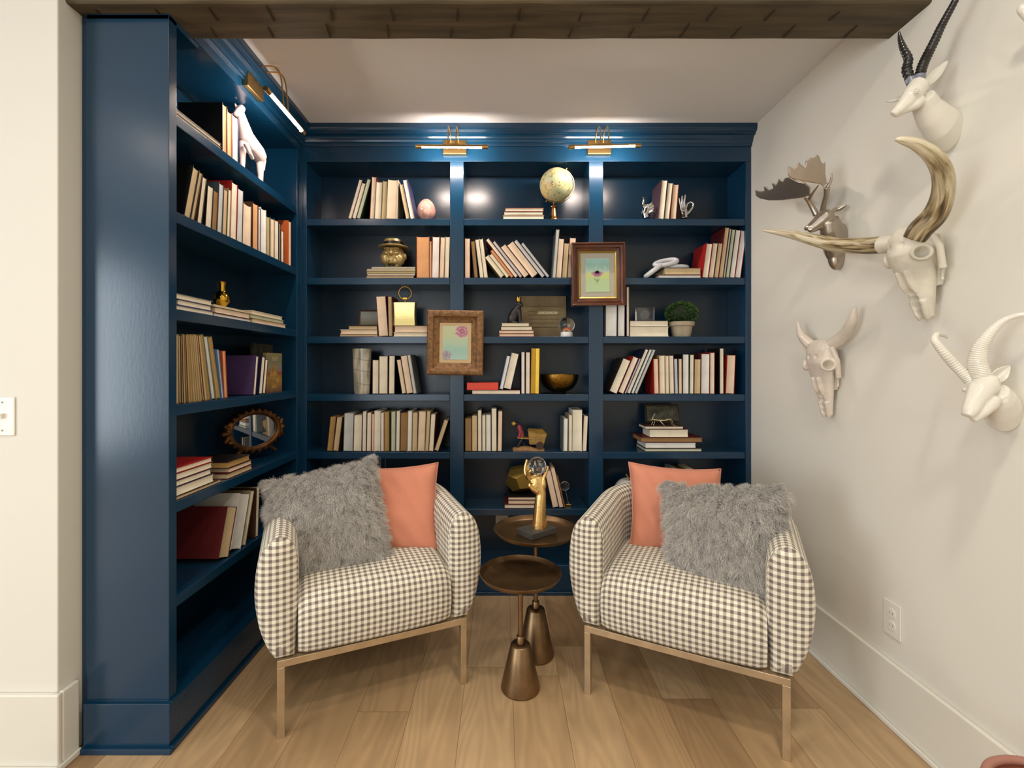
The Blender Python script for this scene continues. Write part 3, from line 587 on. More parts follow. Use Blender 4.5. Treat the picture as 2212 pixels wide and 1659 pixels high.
# ---------------------------------------------------------------- armchairs
def cloth_mesh(name, rows, uvs, parent, mat_, caps=None):
    pass
def uv_mesh(name, vs, fs, uvf, m, parent, smooth=True):
    me = bpy.data.meshes.new(name); me.from_pydata(vs, [], fs); me.materials.append(m)
    me.polygons.foreach_set('use_smooth', [smooth] * len(fs))
    uv = me.uv_layers.new(name='cloth'); k = 0; data = []
    for f_ in uvf:
        for q in f_: data += [q[0], q[1]]
    uv.data.foreach_set('uv', data); me.update()
    o = bpy.data.objects.new(name, me); C.objects.link(o); o.parent = parent
    return o
def tub_body(parent):
    # plan path, right arm front -> back -> left arm front
    xa, R = 0.317, 0.20; yb = 0.535; P = []
    for i in range(9): P.append((xa, 0.02 + (yb - R - 0.02) * i / 8))
    for i in range(1, 10): a = PI / 2 * i / 10; P.append((xa - R + R * math.cos(a), yb - R + R * math.sin(a)))
    for i in range(11): P.append((xa - R - (2 * xa - 2 * R) * i / 10, yb))
    for i in range(1, 10): a = PI / 2 + PI / 2 * i / 10; P.append((-xa + R + R * math.cos(a), yb - R + R * math.sin(a)))
    for i in range(9): P.append((-xa, yb - R - (yb - R - 0.02) * i / 8))
    P = [Vector(p) for p in P]; m = len(P)
    s = [0.0]
    for i in range(1, m): s.append(s[-1] + (P[i] - P[i - 1]).length)
    # leaf-shaped section (outward offset, height), closed
    ctrl = [(0.012, 0.252), (0.036, 0.290), (0.060, 0.360), (0.073, 0.450), (0.069, 0.540), (0.052, 0.605), (0.020, 0.642), (-0.012, 0.645), (-0.042, 0.622), (-0.056, 0.570), (-0.058, 0.480), (-0.056, 0.380), (-0.050, 0.300), (-0.046, 0.252)]
    sec = smooth_pts(ctrl, 52); ns = len(sec)
    arc = [0.0]
    for i in range(1, ns): arc.append(arc[-1] + math.hypot(sec[i][0] - sec[i - 1][0], sec[i][1] - sec[i - 1][1]))
    top = min(range(ns), key=lambda i: -sec[i][1]); arc = [a - arc[top] for a in arc]
    vs = []; 
    def ring(c, nrm, lift, inset, fwd):
        out = []
        for (n_, z_) in sec:
            zc = 0.45; hh = 1 + lift
            zz = 0.252 + (z_ - 0.252) * hh
            nn = 0.008 + (n_ - 0.008) * (1 - inset); zz = zc + (zz - zc) * (1 - inset * 0.32)
            out.append((c.x + nrm.x * nn + fwd.x, c.y + nrm.y * nn + fwd.y, zz))
        return out
    stations = []
    for i in range(m):
        t = (P[min(i + 1, m - 1)] - P[max(i - 1, 0)]).normalized(); nrm = Vector((t.y, -t.x))
        k = min(s[i], s[-1] - s[i]) / (s[-1] / 2); lift = 0.075 * min(1, k * 1.5) ** 1.1
        stations.append((P[i], nrm, lift, 0, Vector((0, 0)), s[i]))
    capsteps = [(0.03, 0.012), (0.10, 0.022), (0.26, 0.031), (0.50, 0.036), (0.78, 0.039)]
    front = [(P[0], stations[0][1], 0, ins, Vector((0, -f_)), -f_) for ins, f_ in reversed(capsteps)]
    back = [(P[-1], stations[-1][1], 0, ins, Vector((0, -f_)), s[-1] + f_) for ins, f_ in capsteps]
    al = front + stations + back; nc = len(capsteps)
    for st in al: vs += ring(*st[:5])
    fs = []; uvf = []
    for i in range(len(al) - 1):
        cap = i < nc or i >= len(al) - 1 - nc
        for k in range(ns - 1):
            a, b_, c_, d_ = i * ns + k, i * ns + k + 1, (i + 1) * ns + k + 1, (i + 1) * ns + k
            fs.append((a, b_, c_, d_))
            if cap and (i < nc - 1 or i > len(al) - 1 - nc): uvf.append([(vs[q][0], vs[q][2]) for q in (a, b_, c_, d_)])
            else:
                sc = 1.0
                uvf.append([(al[i][5], arc[k]), (al[i][5], arc[k + 1]), (al[i + 1][5], arc[k + 1]), (al[i + 1][5], arc[k])])
        # underside
        a, b_ = i * ns, (i + 1) * ns; fs.append((a, b_, b_ + ns - 1, a + ns - 1)); uvf.append([(vs[q][0], vs[q][1]) for q in fs[-1]])
    for e, rev in ((0, False), (len(al) - 1, True)):
        q = list(range(e * ns, e * ns + ns)); q = q if rev else q[::-1]
        fs.append(tuple(q)); uvf.append([(vs[j][0], vs[j][2]) for j in q])
    o = uv_mesh('arms_and_back', vs, fs, uvf, GING, parent)
    return o
def seat_body(parent):
    prof = smooth_pts([(0.03, 0.252), (-0.012, 0.262), (-0.030, 0.310), (-0.034, 0.365), (-0.026, 0.412), (0.000, 0.444), (0.05, 0.460), (0.15, 0.468), (0.30, 0.464), (0.475, 0.452)], 50)
    m = len(prof); arc = [0.0]
    for i in range(1, m): arc.append(arc[-1] + math.hypot(prof[i][0] - prof[i - 1][0], prof[i][1] - prof[i - 1][1]))
    xs = [-0.262, -0.255, -0.24, -0.2, -0.12, -0.04, 0.04, 0.12, 0.2, 0.24, 0.255, 0.262]; vs = []
    for x in xs:
        e = max(0, (abs(x) - 0.225) / 0.037); d = 0.022 * e * e; bulge = 0.010 * (1 - (x / 0.262) ** 2)
        for (y, z) in prof: vs.append((x, y + d * 0.8 - bulge * (1 if y < 0.02 else 0.0), z - d * (z - 0.252) / 0.2 + bulge * 0.8 * (z - 0.252) / 0.2))
    fs = []; uvf = []
    for i in range(len(xs) - 1):
        for k in range(m - 1):
            q = (i * m + k, (i + 1) * m + k, (i + 1) * m + k + 1, i * m + k + 1); fs.append(q)
            uvf.append([(xs[i] + 0.006, arc[k]), (xs[i + 1] + 0.006, arc[k]), (xs[i + 1] + 0.006, arc[k + 1]), (xs[i] + 0.006, arc[k + 1])])
    for i, rev in ((0, True), (len(xs) - 1, False)):
        q = list(range(i * m, i * m + m)); q = q[::-1] if rev else q; fs.append(tuple(q)); uvf.append([(vs[j][1], vs[j][2]) for j in q])
    fs.append(tuple([i * m for i in range(len(xs))] + [i * m + m - 1 for i in reversed(range(len(xs)))])); uvf.append([(0, 0)] * (2 * len(xs)))
    return uv_mesh('seat', vs, fs, uvf, GING, parent)
def make_chair(label):
    t = thing('armchair', label, 'chair', (0, 0, 0), 0, 'gingham armchairs')
    tub_body(t); seat_body(t)
    lx, y0, y1, h = 0.3125, 0.0, 0.50, 0.228; r = 0.0115
    for x in (-lx, lx):
        for y in (y0, y1): MB().box(x - r, x + r, y - r, y + r, 0, h).build('leg', CHAMP, t, bevel=0.0015)
    MB().box(-lx - r, lx + r, y0 - r, y0 + r, h, h + 0.0235).box(-lx - r, lx + r, y1 - r, y1 + r, h, h + 0.0235).box(-lx - r, -lx + r, y0 + r, y1 - r, h, h + 0.0235).box(lx - r, lx + r, y0 + r, y1 - r, h, h + 0.0235).build('seat_frame', CHAMP, t, bevel=0.0015)
    return t
def copy_tree(o, parent=None):
    c = o.copy(); C.objects.link(c); c.parent = parent
    for ch in [q for q in bpy.data.objects if q.parent is o]: copy_tree(ch, c)
    return c
ch1 = make_chair('gingham tub armchair standing by the side bookcase, metal legs')
chairs = [(-0.4355, 1.6355, math.radians(23.9)), (0.595, 1.566, math.radians(-27.15))]
ch2 = copy_tree(ch1)
ch2['label'] = 'gingham tub armchair standing by the white wall of animal heads'
for c_, (x, y, a) in zip((ch1, ch2), chairs): c_.location = (x, y, 0); c_.rotation_euler = (0, 0, a)

# ---------------------------------------------------------------- cushions
VELVET = mat('coral_velvet', 'D5896D', 0.75, sheen=0.2, bump=0.25, bscale=14, var=0.06, vscale=6)
FURB = mat('fur_hide', '8F8A83', 0.95)
def cushion_mesh(w, h, T, n=26, pinch=0.085, wrinkle=0.0):
    vs = []; fs = []
    for side in (1, -1):
        for i in range(n + 1):
            for j in range(n + 1):
                a = -1 + 2 * i / n; b = -1 + 2 * j / n
                x = a * w / 2 * (1 - pinch * (1 - b * b)); z = b * h / 2 * (1 - pinch * (1 - a * a))
                th = T / 2 * (max(0, (1 - a ** 4) * (1 - b ** 4))) ** 0.55
                e = max(abs(a), abs(b)); wr = wrinkle * math.sin(14 * (a + 0.4 * b) + 3 * b) * e * e * (1 - e) * 4
                wr += wrinkle * 1.2 * noise.noise(Vector((a * 2.3, b * 2.3, side))) * (1 - e * e)
                vs.append((x, side * (th + (wr if th > 0 else 0)), z))
    m = (n + 1) ** 2
    for sgn, o in ((1, 0), (-1, m)):
        for i in range(n):
            for j in range(n):
                q = (o + i * (n + 1) + j, o + i * (n + 1) + j + 1, o + (i + 1) * (n + 1) + j + 1, o + (i + 1) * (n + 1) + j)
                fs.append(q if sgn > 0 else q[::-1])
    return vs, fs
def weld(o):
    bmx = bmesh.new(); bmx.from_mesh(o.data); bmesh.ops.remove_doubles(bmx, verts=bmx.verts, dist=0.0002); bmx.to_mesh(o.data); bmx.free()
def basis(center, normal, roll, lean=0.0):
    """local +y away from the viewer side; normal = facing direction"""
    y = -Vector(normal).normalized(); x = y.cross(Vector((0, 0, 1))).normalized(); z = x.cross(y).normalized()
    M = Matrix((x, y, z)).transposed().to_4x4(); return Matrix.Translation(center) @ M @ Matrix.Rotation(roll, 4, 'Y')
vs, fs = cushion_mesh(0.39, 0.375, 0.12, wrinkle=0.006)
def cushion(label, M):
    o = MB().add(vs, fs, True).build('velvet_cushion', VELVET); weld(o); o.matrix_world = M
    n = 40; P = []
    for k in range(4 * n):
        e, t_ = divmod(k, n); a = -1 + 2 * t_ / n
        a, b = ((a, -1), (1, a), (-a, 1), (-1, -a))[e]
        P.append((a * 0.195 * (1 - 0.085 * (1 - b * b)), 0, b * 0.1875 * (1 - 0.085 * (1 - a * a))))
    P.append(P[0]); MB().tube(P, 0.0022, 6, caps=False).build('seam', VELVET, o)
    return tag(o, label, 'cushion', 'coral velvet cushions')
# (built on the chairs' own axes)
def on_chair(k, lx, ly, lz_):
    x, y, a = chairs[k]; return Vector((x + lx * math.cos(a) - ly * math.sin(a), y + lx * math.sin(a) + ly * math.cos(a), lz_))
def cdir(k, lx, ly, lz_=0.0):
    x, y, a = chairs[k]; return Vector((lx * math.cos(a) - ly * math.sin(a), lx * math.sin(a) + ly * math.cos(a), lz_))
cushion('coral velvet cushion in the left armchair, beside a grey fur cushion', basis(pw(848, 1100, 1.955), Vector((0.10, -1, 0.45)), math.radians(-2)))
cushion('coral velvet cushion in the right armchair, behind a grey fur cushion', basis(pw(1460, 1101, 1.96), Vector((-0.12, -1, 0.42)), math.radians(3)))

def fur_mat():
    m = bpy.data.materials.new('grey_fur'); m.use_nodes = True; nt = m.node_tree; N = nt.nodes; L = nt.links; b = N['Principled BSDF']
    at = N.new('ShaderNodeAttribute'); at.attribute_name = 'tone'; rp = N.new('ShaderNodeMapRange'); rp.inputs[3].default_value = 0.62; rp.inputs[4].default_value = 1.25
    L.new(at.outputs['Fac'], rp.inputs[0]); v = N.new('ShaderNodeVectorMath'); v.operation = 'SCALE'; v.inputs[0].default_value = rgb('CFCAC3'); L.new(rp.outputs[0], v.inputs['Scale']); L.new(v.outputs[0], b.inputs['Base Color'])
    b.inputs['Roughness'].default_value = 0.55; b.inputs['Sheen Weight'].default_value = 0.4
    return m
FUR = fur_mat()
def fur_mesh(w, h, T, count, length, seed, gravity):
    """curly locks rooted all over the hide; each strand a narrow tapering ribbon gathered into locks"""
    rg = np.random.default_rng(seed); hv, hf = cushion_mesh(w, h, T); n = 26
    g = np.array(gravity, float); g /= np.linalg.norm(g)
    SEG = 6; V = np.zeros((count * (SEG + 1) * 2, 3)); tones = np.zeros(count * (SEG + 1) * 2)
    nl = 1500; # locks
    la = rg.uniform(-1, 1, (nl, 2)); ldir = rg.normal(0, 1, (nl, 3)); lph = rg.uniform(0, 6.28, nl); ltone = rg.uniform(0, 1, nl)
    side = rg.random(count) < 0.80
    ab = rg.uniform(-1.0, 1.0, (count, 2)); 
    edge = rg.random(count) < 0.14; ax = rg.random(count) < 0.5; sg = np.where(rg.random(count) < 0.5, -1.0, 1.0)
    ab[edge & ax, 0] = sg[edge & ax]; ab[edge & ~ax, 1] = sg[edge & ~ax]
    pinch = 0.085; a = ab[:, 0]; b = ab[:, 1]
    th = T / 2 * np.maximum(0, (1 - a ** 4) * (1 - b ** 4)) ** 0.55; sd = np.where(side, -1.0, 1.0)
    base = np.stack([a * w / 2 * (1 - pinch * (1 - b * b)), sd * th, b * h / 2 * (1 - pinch * (1 - a * a))], 1)
    nrm = np.stack([a ** 3 * 1.1, sd * (1.02 - np.maximum(abs(a), abs(b)) ** 6), b ** 3 * 1.1], 1); nrm /= np.linalg.norm(nrm, axis=1)[:, None]
    d = ((ab[:, None, :] - la[None]) ** 2).sum(2); li = d.argmin(1)
    lockc = np.stack([la[:, 0] * w / 2, np.zeros(nl), la[:, 1] * h / 2], 1)[li]
    ln = length * rg.uniform(0.75, 1.2, count) * (0.75 + 0.5 * ltone[li])
    dirs = nrm * 0.8 + ldir[li] * 0.34 + rg.normal(0, 0.24, (count, 3)) + g * 0.34; dirs /= np.linalg.norm(dirs, axis=1)[:, None]
    t1 = np.cross(dirs, rg.normal(0, 1, (nl, 3))[li]); t1 /= np.linalg.norm(t1, axis=1)[:, None]; t2 = np.cross(dirs, t1)
    wd = rg.normal(0, 1, (count, 3)); wd -= dirs * (wd * dirs).sum(1)[:, None]; wd /= np.linalg.norm(wd, axis=1)[:, None]
    tone = np.clip(0.55 * ltone[li] + 0.45 * rg.random(count), 0, 1)
    for s_ in range(SEG + 1):
        t = s_ / SEG
        p = base + dirs * (ln * t)[:, None] * (1 - 0.25 * t) + g * (ln * 0.36 * t * t)[:, None]
        amp = 0.0062 * t ** 0.8; ph = lph[li] + t * 10.0
        p += t1 * (amp * np.cos(ph))[:, None] + t2 * (amp * np.sin(ph))[:, None]
        cl = lockc + base * 0; pull = 0.22 * t ** 1.3                 # gather tips of one lock
        off = (base - lockc); off[:, 1] = 0; p -= off * pull
        wdt = 0.00056 * (1 - 0.75 * t)
        i0 = np.arange(count) * (SEG + 1) * 2 + s_ * 2; V[i0] = p - wd * wdt; V[i0 + 1] = p + wd * wdt
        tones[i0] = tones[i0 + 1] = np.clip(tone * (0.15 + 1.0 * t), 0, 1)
    Fc = []; q = np.arange(count) * (SEG + 1) * 2
    for s_ in range(SEG): Fc.append(np.stack([q + s_ * 2, q + s_ * 2 + 1, q + s_ * 2 + 3, q + s_ * 2 + 2], 1))
    Fc = np.concatenate(Fc)
    me = bpy.data.meshes.new('fur'); me.vertices.add(len(V)); me.vertices.foreach_set('co', V.ravel())
    me.loops.add(len(Fc) * 4); me.loops.foreach_set('vertex_index', Fc.ravel().astype(np.int32))
    me.polygons.add(len(Fc)); me.polygons.foreach_set('loop_start', (np.arange(len(Fc)) * 4).astype(np.int32)); me.polygons.foreach_set('use_smooth', np.ones(len(Fc), bool))
    me.update(calc_edges=True); at = me.attributes.new('tone', 'FLOAT', 'POINT'); at.data.foreach_set('value', tones); me.materials.append(FUR)
    return me
hv, hf = cushion_mesh(0.40, 0.38, 0.13)
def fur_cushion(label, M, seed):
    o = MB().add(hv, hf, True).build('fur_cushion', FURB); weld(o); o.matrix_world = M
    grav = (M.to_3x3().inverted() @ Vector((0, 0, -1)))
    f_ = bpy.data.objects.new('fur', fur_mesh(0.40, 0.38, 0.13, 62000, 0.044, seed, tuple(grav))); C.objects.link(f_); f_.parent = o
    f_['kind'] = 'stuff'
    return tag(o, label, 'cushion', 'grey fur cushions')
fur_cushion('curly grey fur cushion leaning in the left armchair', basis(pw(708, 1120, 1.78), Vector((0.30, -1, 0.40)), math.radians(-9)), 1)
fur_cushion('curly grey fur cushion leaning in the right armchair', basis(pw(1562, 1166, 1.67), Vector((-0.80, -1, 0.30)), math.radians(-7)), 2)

# ---------------------------------------------------------------- side tables
def side_table(label, loc, rdisc, hdisc, rbase, hbase, group='nesting bronze side tables'):
    t = thing('side_table', label, 'table', loc, 0, group)
    MB().lathe([(0.0, hdisc - 0.012), (rdisc * 0.80, hdisc - 0.012), (rdisc * 0.93, hdisc - 0.006), (rdisc, hdisc + 0.009), (rdisc + 0.0012, hdisc + 0.011), (rdisc - 0.0015, hdisc + 0.0115), (rdisc * 0.93, hdisc - 0.002), (rdisc * 0.88, hdisc - 0.0075), (0.0, hdisc - 0.008)], 72).build('tabletop', BRONZE, t)
    MB().lathe([(0.0092, hbase + 0.028), (0.0092, hdisc - 0.012)], 20).build('pole', BRONZE, t)
    MB().lathe([(0.0105, hbase - 0.004), (0.0145, hbase - 0.002), (0.0145, hbase + 0.028), (0.0125, hbase + 0.030), (0.009, hbase + 0.030)], 24).build('collar', BRONZE, t)
    MB().lathe([(0.0, 0.0), (rbase - 0.003, 0.0), (rbase, 0.004), (rbase, 0.008), (0.037, hbase - 0.006), (0.034, hbase - 0.002), (0.022, hbase), (0.020, hbase - 0.004), (0.0, hbase - 0.004)], 48).build('base', BRONZE, t)
    return t
zt1 = 0.425; zt2 = 0.517
side_table('shorter round bronze side table with an empty dished tray', (0.068, 1.735, 0), 0.153, zt1, 0.073, 0.168)
tt = (0.140, 1.935, 0)
side_table('taller round bronze side table carrying the golden hand sculpture', tt, 0.1745, zt2, 0.076, 0.196)
# ---------------------------------------------------------------- ornaments on the shelves
def put(ch, root):
    ch.parent = root; ch.matrix_parent_inverse = Matrix.Translation(-root.location) if root.rotation_euler.z == 0 else (Matrix.Translation(root.location) @ Matrix.Rotation(root.rotation_euler.z, 4, 'Z')).inverted()
    return ch
YO = 2.505
def root_at(name, label, cat, px, zbase, Y=YO, group=None): 
    return thing(name, label, cat, Vector(((px - CX) * Y / F, Y, zbase)), 0, group)
K = YO / F
# egg
EGG = mat('egg_glaze', 'DDA79A', 0.12, var=0.35, vscale=22, coat=0.6)
t = root_at('decorative_egg', 'pink painted porcelain egg on the top shelf of the left bay', 'ornament', 921, SH[0])
prof = []
for i in range(25):
    a = PI * i / 24; z = -math.cos(a); r = math.sin(a) * (1 - 0.16 * z); prof.append((max(0.0003, 0.050 * r), 0.006 + 0.060 + 0.060 * z))
MB().lathe(prof, 40).build('egg', EGG, t)
MB().lathe([(0.020, 0), (0.026, 0.001), (0.022, 0.006), (0.024, 0.010), (0.020, 0.010)], 32).build('stand', GOLD, t)
b = MB(); vs = []; n = 20
def on_egg(u, v, k=1.012): 
    a = PI * v; z = -math.cos(a); r = math.sin(a) * (1 - 0.16 * z) * 0.050 * k; th = -PI / 2 + u
    return (r * math.cos(th), r * math.sin(th), 0.066 + 0.060 * z * k)
vs = [on_egg(0.02, 0.40)] + [on_egg(0.02 + 0.50 * math.cos(2 * PI * i / n), 0.40 + 0.24 * math.sin(2 * PI * i / n)) for i in range(n)]
b.add(vs, [(0, 1 + i, 1 + (i + 1) % n) for i in range(n)], True); b.build('painted_panel', mat('egg_panel', 'D9CFB4', 0.15, var=0.25, vscale=60, coat=0.5), t)
# head in a straw hat
t = root_at('head_figurine', 'bronze head figurine of a jowly man wearing a flat straw hat, on stacked books', 'figurine', 850, z_hat)
HEADM = mat('olive_bronze', 'B29C68', 0.28, 0.45, bump=0.3, bscale=60)
m = MB(); m.ball((0, 0.004, 0.068), (0.062, 0.056, 0.062), 24).ball((-0.034, -0.016, 0.046), (0.030, 0.034, 0.034), 18).ball((0.034, -0.016, 0.046), (0.030, 0.034, 0.034), 18).ball((0, -0.032, 0.030), (0.030, 0.026, 0.018), 18)
m.ball((0, -0.060, 0.072), (0.012, 0.014, 0.013), 12).ball((0, -0.050, 0.088), (0.008, 0.012, 0.020), 12).ball((-0.022, -0.048, 0.099), (0.021, 0.010, 0.006), 12).ball((0.022, -0.048, 0.099), (0.021, 0.010, 0.006), 12)
m.ball((0, -0.058, 0.047), (0.018, 0.006, 0.004), 12).ball((0, -0.057, 0.038), (0.016, 0.006, 0.0045), 12).ball((-0.026, -0.047, 0.074), (0.014, 0.010, 0.010), 12).ball((0.026, -0.047, 0.074), (0.014, 0.010, 0.010), 12)
m.ball((-0.063, 0.004, 0.064), (0.008, 0.014, 0.019), 12).ball((0.063, 0.004, 0.064), (0.008, 0.014, 0.019), 12).lathe([(0.036, 0.0), (0.044, 0.004), (0.040, 0.030)], 24)
organic('head', m, 0.0026, HEADM, t, 3, dents=[((-0.022, -0.055, 0.088), 0.012, 0.007, (0, 1, 0)), ((0.022, -0.055, 0.088), 0.012, 0.007, (0, 1, 0)), ((0, -0.066, 0.0425), 0.014, 0.004, (0, 1, 0))])
MB().lathe([(0.0, 0.113), (0.054, 0.113), (0.074, 0.108), (0.081, 0.112), (0.081, 0.116), (0.060, 0.124), (0.051, 0.124), (0.049, 0.152), (0.046, 0.155), (0, 0.156)], 40).build('hat', HEADM, t)
MB().lathe([(0.0515, 0.1245), (0.053, 0.126), (0.052, 0.140), (0.050, 0.141)], 40).build('hat_band', mat('dark_bronze', '2E2A22', 0.35, 0.6), t)
MB().ball((-0.010, -0.046, 0.012), (0.012, 0.007, 0.006), 10).ball((0.010, -0.046, 0.012), (0.012, 0.007, 0.006), 10).ball((0, -0.048, 0.012), 0.005, 10).build('bow_tie', mat('dark_bronze', '2E2A22', 0.35, 0.6), t)
# small framed print leaning on left stack
def framed(name, label, cat, M, w, h, fw, depth, fm, artm, mat_m=None, mw=0.0, profile=None, group=None):
    """frame lies in local xz, front to -y; M places its centre"""
    t = thing(name, label, cat, (0, 0, 0)); t.matrix_world = M
    if group: t['group'] = group
    pr = profile or [(0, depth * 0.2), (0.1, depth), (0.35, depth), (0.5, depth * 0.75), (0.85, depth * 0.55), (1, depth * 0.25)]
    vs = []; fs = []; n = len(pr)
    for k in range(4):
        sx, sz = ((-1, -1), (1, -1), (1, 1), (-1, 1))[k]
        for f_, d_ in pr: vs.append((sx * (w / 2 - f_ * fw), -d_, sz * (h / 2 - f_ * fw)))
        vs.append((sx * (w / 2 - fw), 0, sz * (h / 2 - fw))); vs.append((sx * w / 2, 0, sz * h / 2))
    m_ = n + 2
    for k in range(4):
        k2 = (k + 1) % 4
        for i in range(m_): j = (i + 1) % m_; fs.append((k * m_ + i, k2 * m_ + i, k2 * m_ + j, k * m_ + j))
    MB().add(vs, fs).build('frame', fm, t, bevel=0.0)
    iw, ih = w / 2 - fw, h / 2 - fw
    MB().box(-w / 2 + 0.004, w / 2 - 0.004, -0.004, 0, -h / 2 + 0.004, h / 2 - 0.004).build('backing', mat('backing_board', '5A4630', 0.9), t)
    if mat_m: MB().box(-iw, iw, -0.0065, -0.0042, -ih, ih).build('mount', mat_m, t)
    aw, ah = iw - mw, ih - mw
    a = MB().box(-aw, aw, -0.0078, -0.0045, -ah, ah).build('picture', artm, t)
    return t, a, aw, ah
def grad_art(name, stops, vs_=8):
    if name in MATS: return MATS[name]
    m = bpy.data.materials.new(name); m.use_nodes = True; nt = m.node_tree; N = nt.nodes; L = nt.links; b = N['Principled BSDF']; b.inputs['Roughness'].default_value = 0.8
    tc = N.new('ShaderNodeTexCoord'); sp = N.new('ShaderNodeSeparateXYZ'); L.new(tc.outputs['Generated'], sp.inputs[0])
    ns = N.new('ShaderNodeTexNoise'); ns.inputs['Scale'].default_value = vs_; L.new(tc.outputs['Generated'], ns.inputs['Vector'])
    ad = N.new('ShaderNodeMath'); ad.operation = 'MULTIPLY_ADD'; ad.inputs[1].default_value = 0.35; L.new(ns.outputs[0], ad.inputs[0]); L.new(sp.outputs[2], ad.inputs[2])
    sb = N.new('ShaderNodeMath'); sb.operation = 'SUBTRACT'; sb.inputs[1].default_value = 0.175; L.new(ad.outputs[0], sb.inputs[0])
    r = N.new('ShaderNodeValToRGB'); L.new(sb.outputs[0], r.inputs[0]); e = r.color_ramp.elements
    e[0].position = stops[0][0]; e[0].color = (*rgb(stops[0][1]), 1); e[1].position = stops[-1][0]; e[1].color = (*rgb(stops[-1][1]), 1)
    for p_, c_ in stops[1:-1]: k = e.new(p_); k.color = (*rgb(c_), 1)
    L.new(r.outputs[0], b.inputs['Base Color']); MATS[name] = m; return m
DKWOOD = mat('dark_frame_wood', '4A2A18', 0.35, var=0.2, vscale=20)
c = pw(806, 682, 2.56)
framed('framed_picture', 'small brown-framed still life leaning behind upright books on the third shelf', 'picture', Matrix.Translation((c.x, 2.575, z_pic + 0.050)) @ Matrix.Rotation(math.radians(-8), 4, 'X'), 0.165, 0.098, 0.011, 0.010, DKWOOD, grad_art('still_life', [(0, '6C6A58'), (0.35, '8C8A7C'), (0.6, '9AA19A'), (1, '9BA6A4')]))
# gold block with ring
t = root_at('ring_ornament', 'polished gold square block with a ring handle on stacked books', 'ornament', 875, z_clock)
n = 10; vs = []; fs = []
W2, H2 = 0.060, 0.128
for y in (-0.028, 0.028):
    for i in range(n + 1):
        zz = H2 * i / n; ww = W2 * (1 - 0.055 * math.sin(PI * i / n)); vs += [(-ww, y * (1 - 0.1 * math.sin(PI * i / n)), zz), (ww, y * (1 - 0.1 * math.sin(PI * i / n)), zz)]
m_ = 2 * (n + 1)
for i in range(n): a = 2 * i; fs += [(a, a + 1, a + 3, a + 2), (m_ + a, m_ + a + 2, m_ + a + 3, m_ + a + 1), (a, a + 2, m_ + a + 2, m_ + a), (a + 1, m_ + a + 1, m_ + a + 3, a + 3)]
fs += [(0, m_, m_ + 1, 1), (2 * n, 2 * n + 1, m_ + 2 * n + 1, m_ + 2 * n)]
PALEG = mat('pale_gold', 'D8C582', 0.25, 0.85, bump=0.25, bscale=16)
MB().add(vs, fs).build('block', PALEG, t, bevel=0.003)
R = 0.034; MB().tube([(R * math.sin(2 * PI * k / 40), 0.004 * math.cos(2 * PI * k / 40), H2 + 0.018 + R + R * -math.cos(2 * PI * k / 40)) for k in range(41)], 0.0026, 8, caps=False).build('ring', GOLD, t)
MB().lathe([(0.0055, H2 - 0.001), (0.004, H2 + 0.008), (0.003, H2 + 0.020)], 16).box(-0.011, 0.011, -0.006, 0.006, H2 + 0.019, H2 + 0.027).build('stem', GOLD, t)
# mother of pearl vase
def pearl_mat():
    m = mat('mother_of_pearl', 'C4BCA6', 0.2, 0.0, var=0.55, vscale=7, coat=0.5, stretch=(5, 1, 1))
    return m
t = root_at('vase', 'tall flattened mother-of-pearl vase beside books on the fourth shelf', 'vase', 782, SH[3])
Z = 0.243; prof = [(0.0, 0.0), (0.040, 0.0), (0.041, 0.002)] + [(0.041 + 0.0105 * (z / Z) ** 0.8, z) for z in (0.03, 0.06, 0.1, 0.14, 0.18, 0.22, Z)] + [(0.049, Z), (0.046, 0.2), (0.04, 0.05), (0.0, 0.04)]
MB().lathe(prof, 40, M=Matrix.Diagonal((1, 0.55, 1, 1))).build('vase', pearl_mat(), t)
for z in (0.055, 0.125, 0.185):
    q = 0.0415 + 0.0105 * (z / Z) ** 0.8
    MB().tube([(q * math.cos(a), 0.55 * q * math.sin(a), z + 0.006 * math.sin(2 * a)) for a in [2 * PI * k / 30 for k in range(31)]], 0.0009, 6, caps=False).build('joint_line', mat('joint_line', '6A604C', 0.5), t)
# two-stemmed ornament behind the left chair's cushion
t = root_at('twin_stem_ornament', 'slim silver ornament whose two bead tips show above the left coral cushion', 'ornament', 827, SH[5])
for s in (-1, 1):
    MB().tube([(s * 0.012, 0, 0.004), (s * 0.014, 0, 0.13), (s * 0.0125, 0, 0.247 - s * 0.002)], 0.0016, 8).build('stem', CHROME, t)
    MB().ball((s * 0.0125, 0, 0.250 - s * 0.002), 0.0042, 12).build('bead', CHROME, t)
MB().lathe([(0.0, 0), (0.032, 0), (0.032, 0.004), (0.01, 0.008), (0, 0.008)], 24).build('base', CHROME, t)
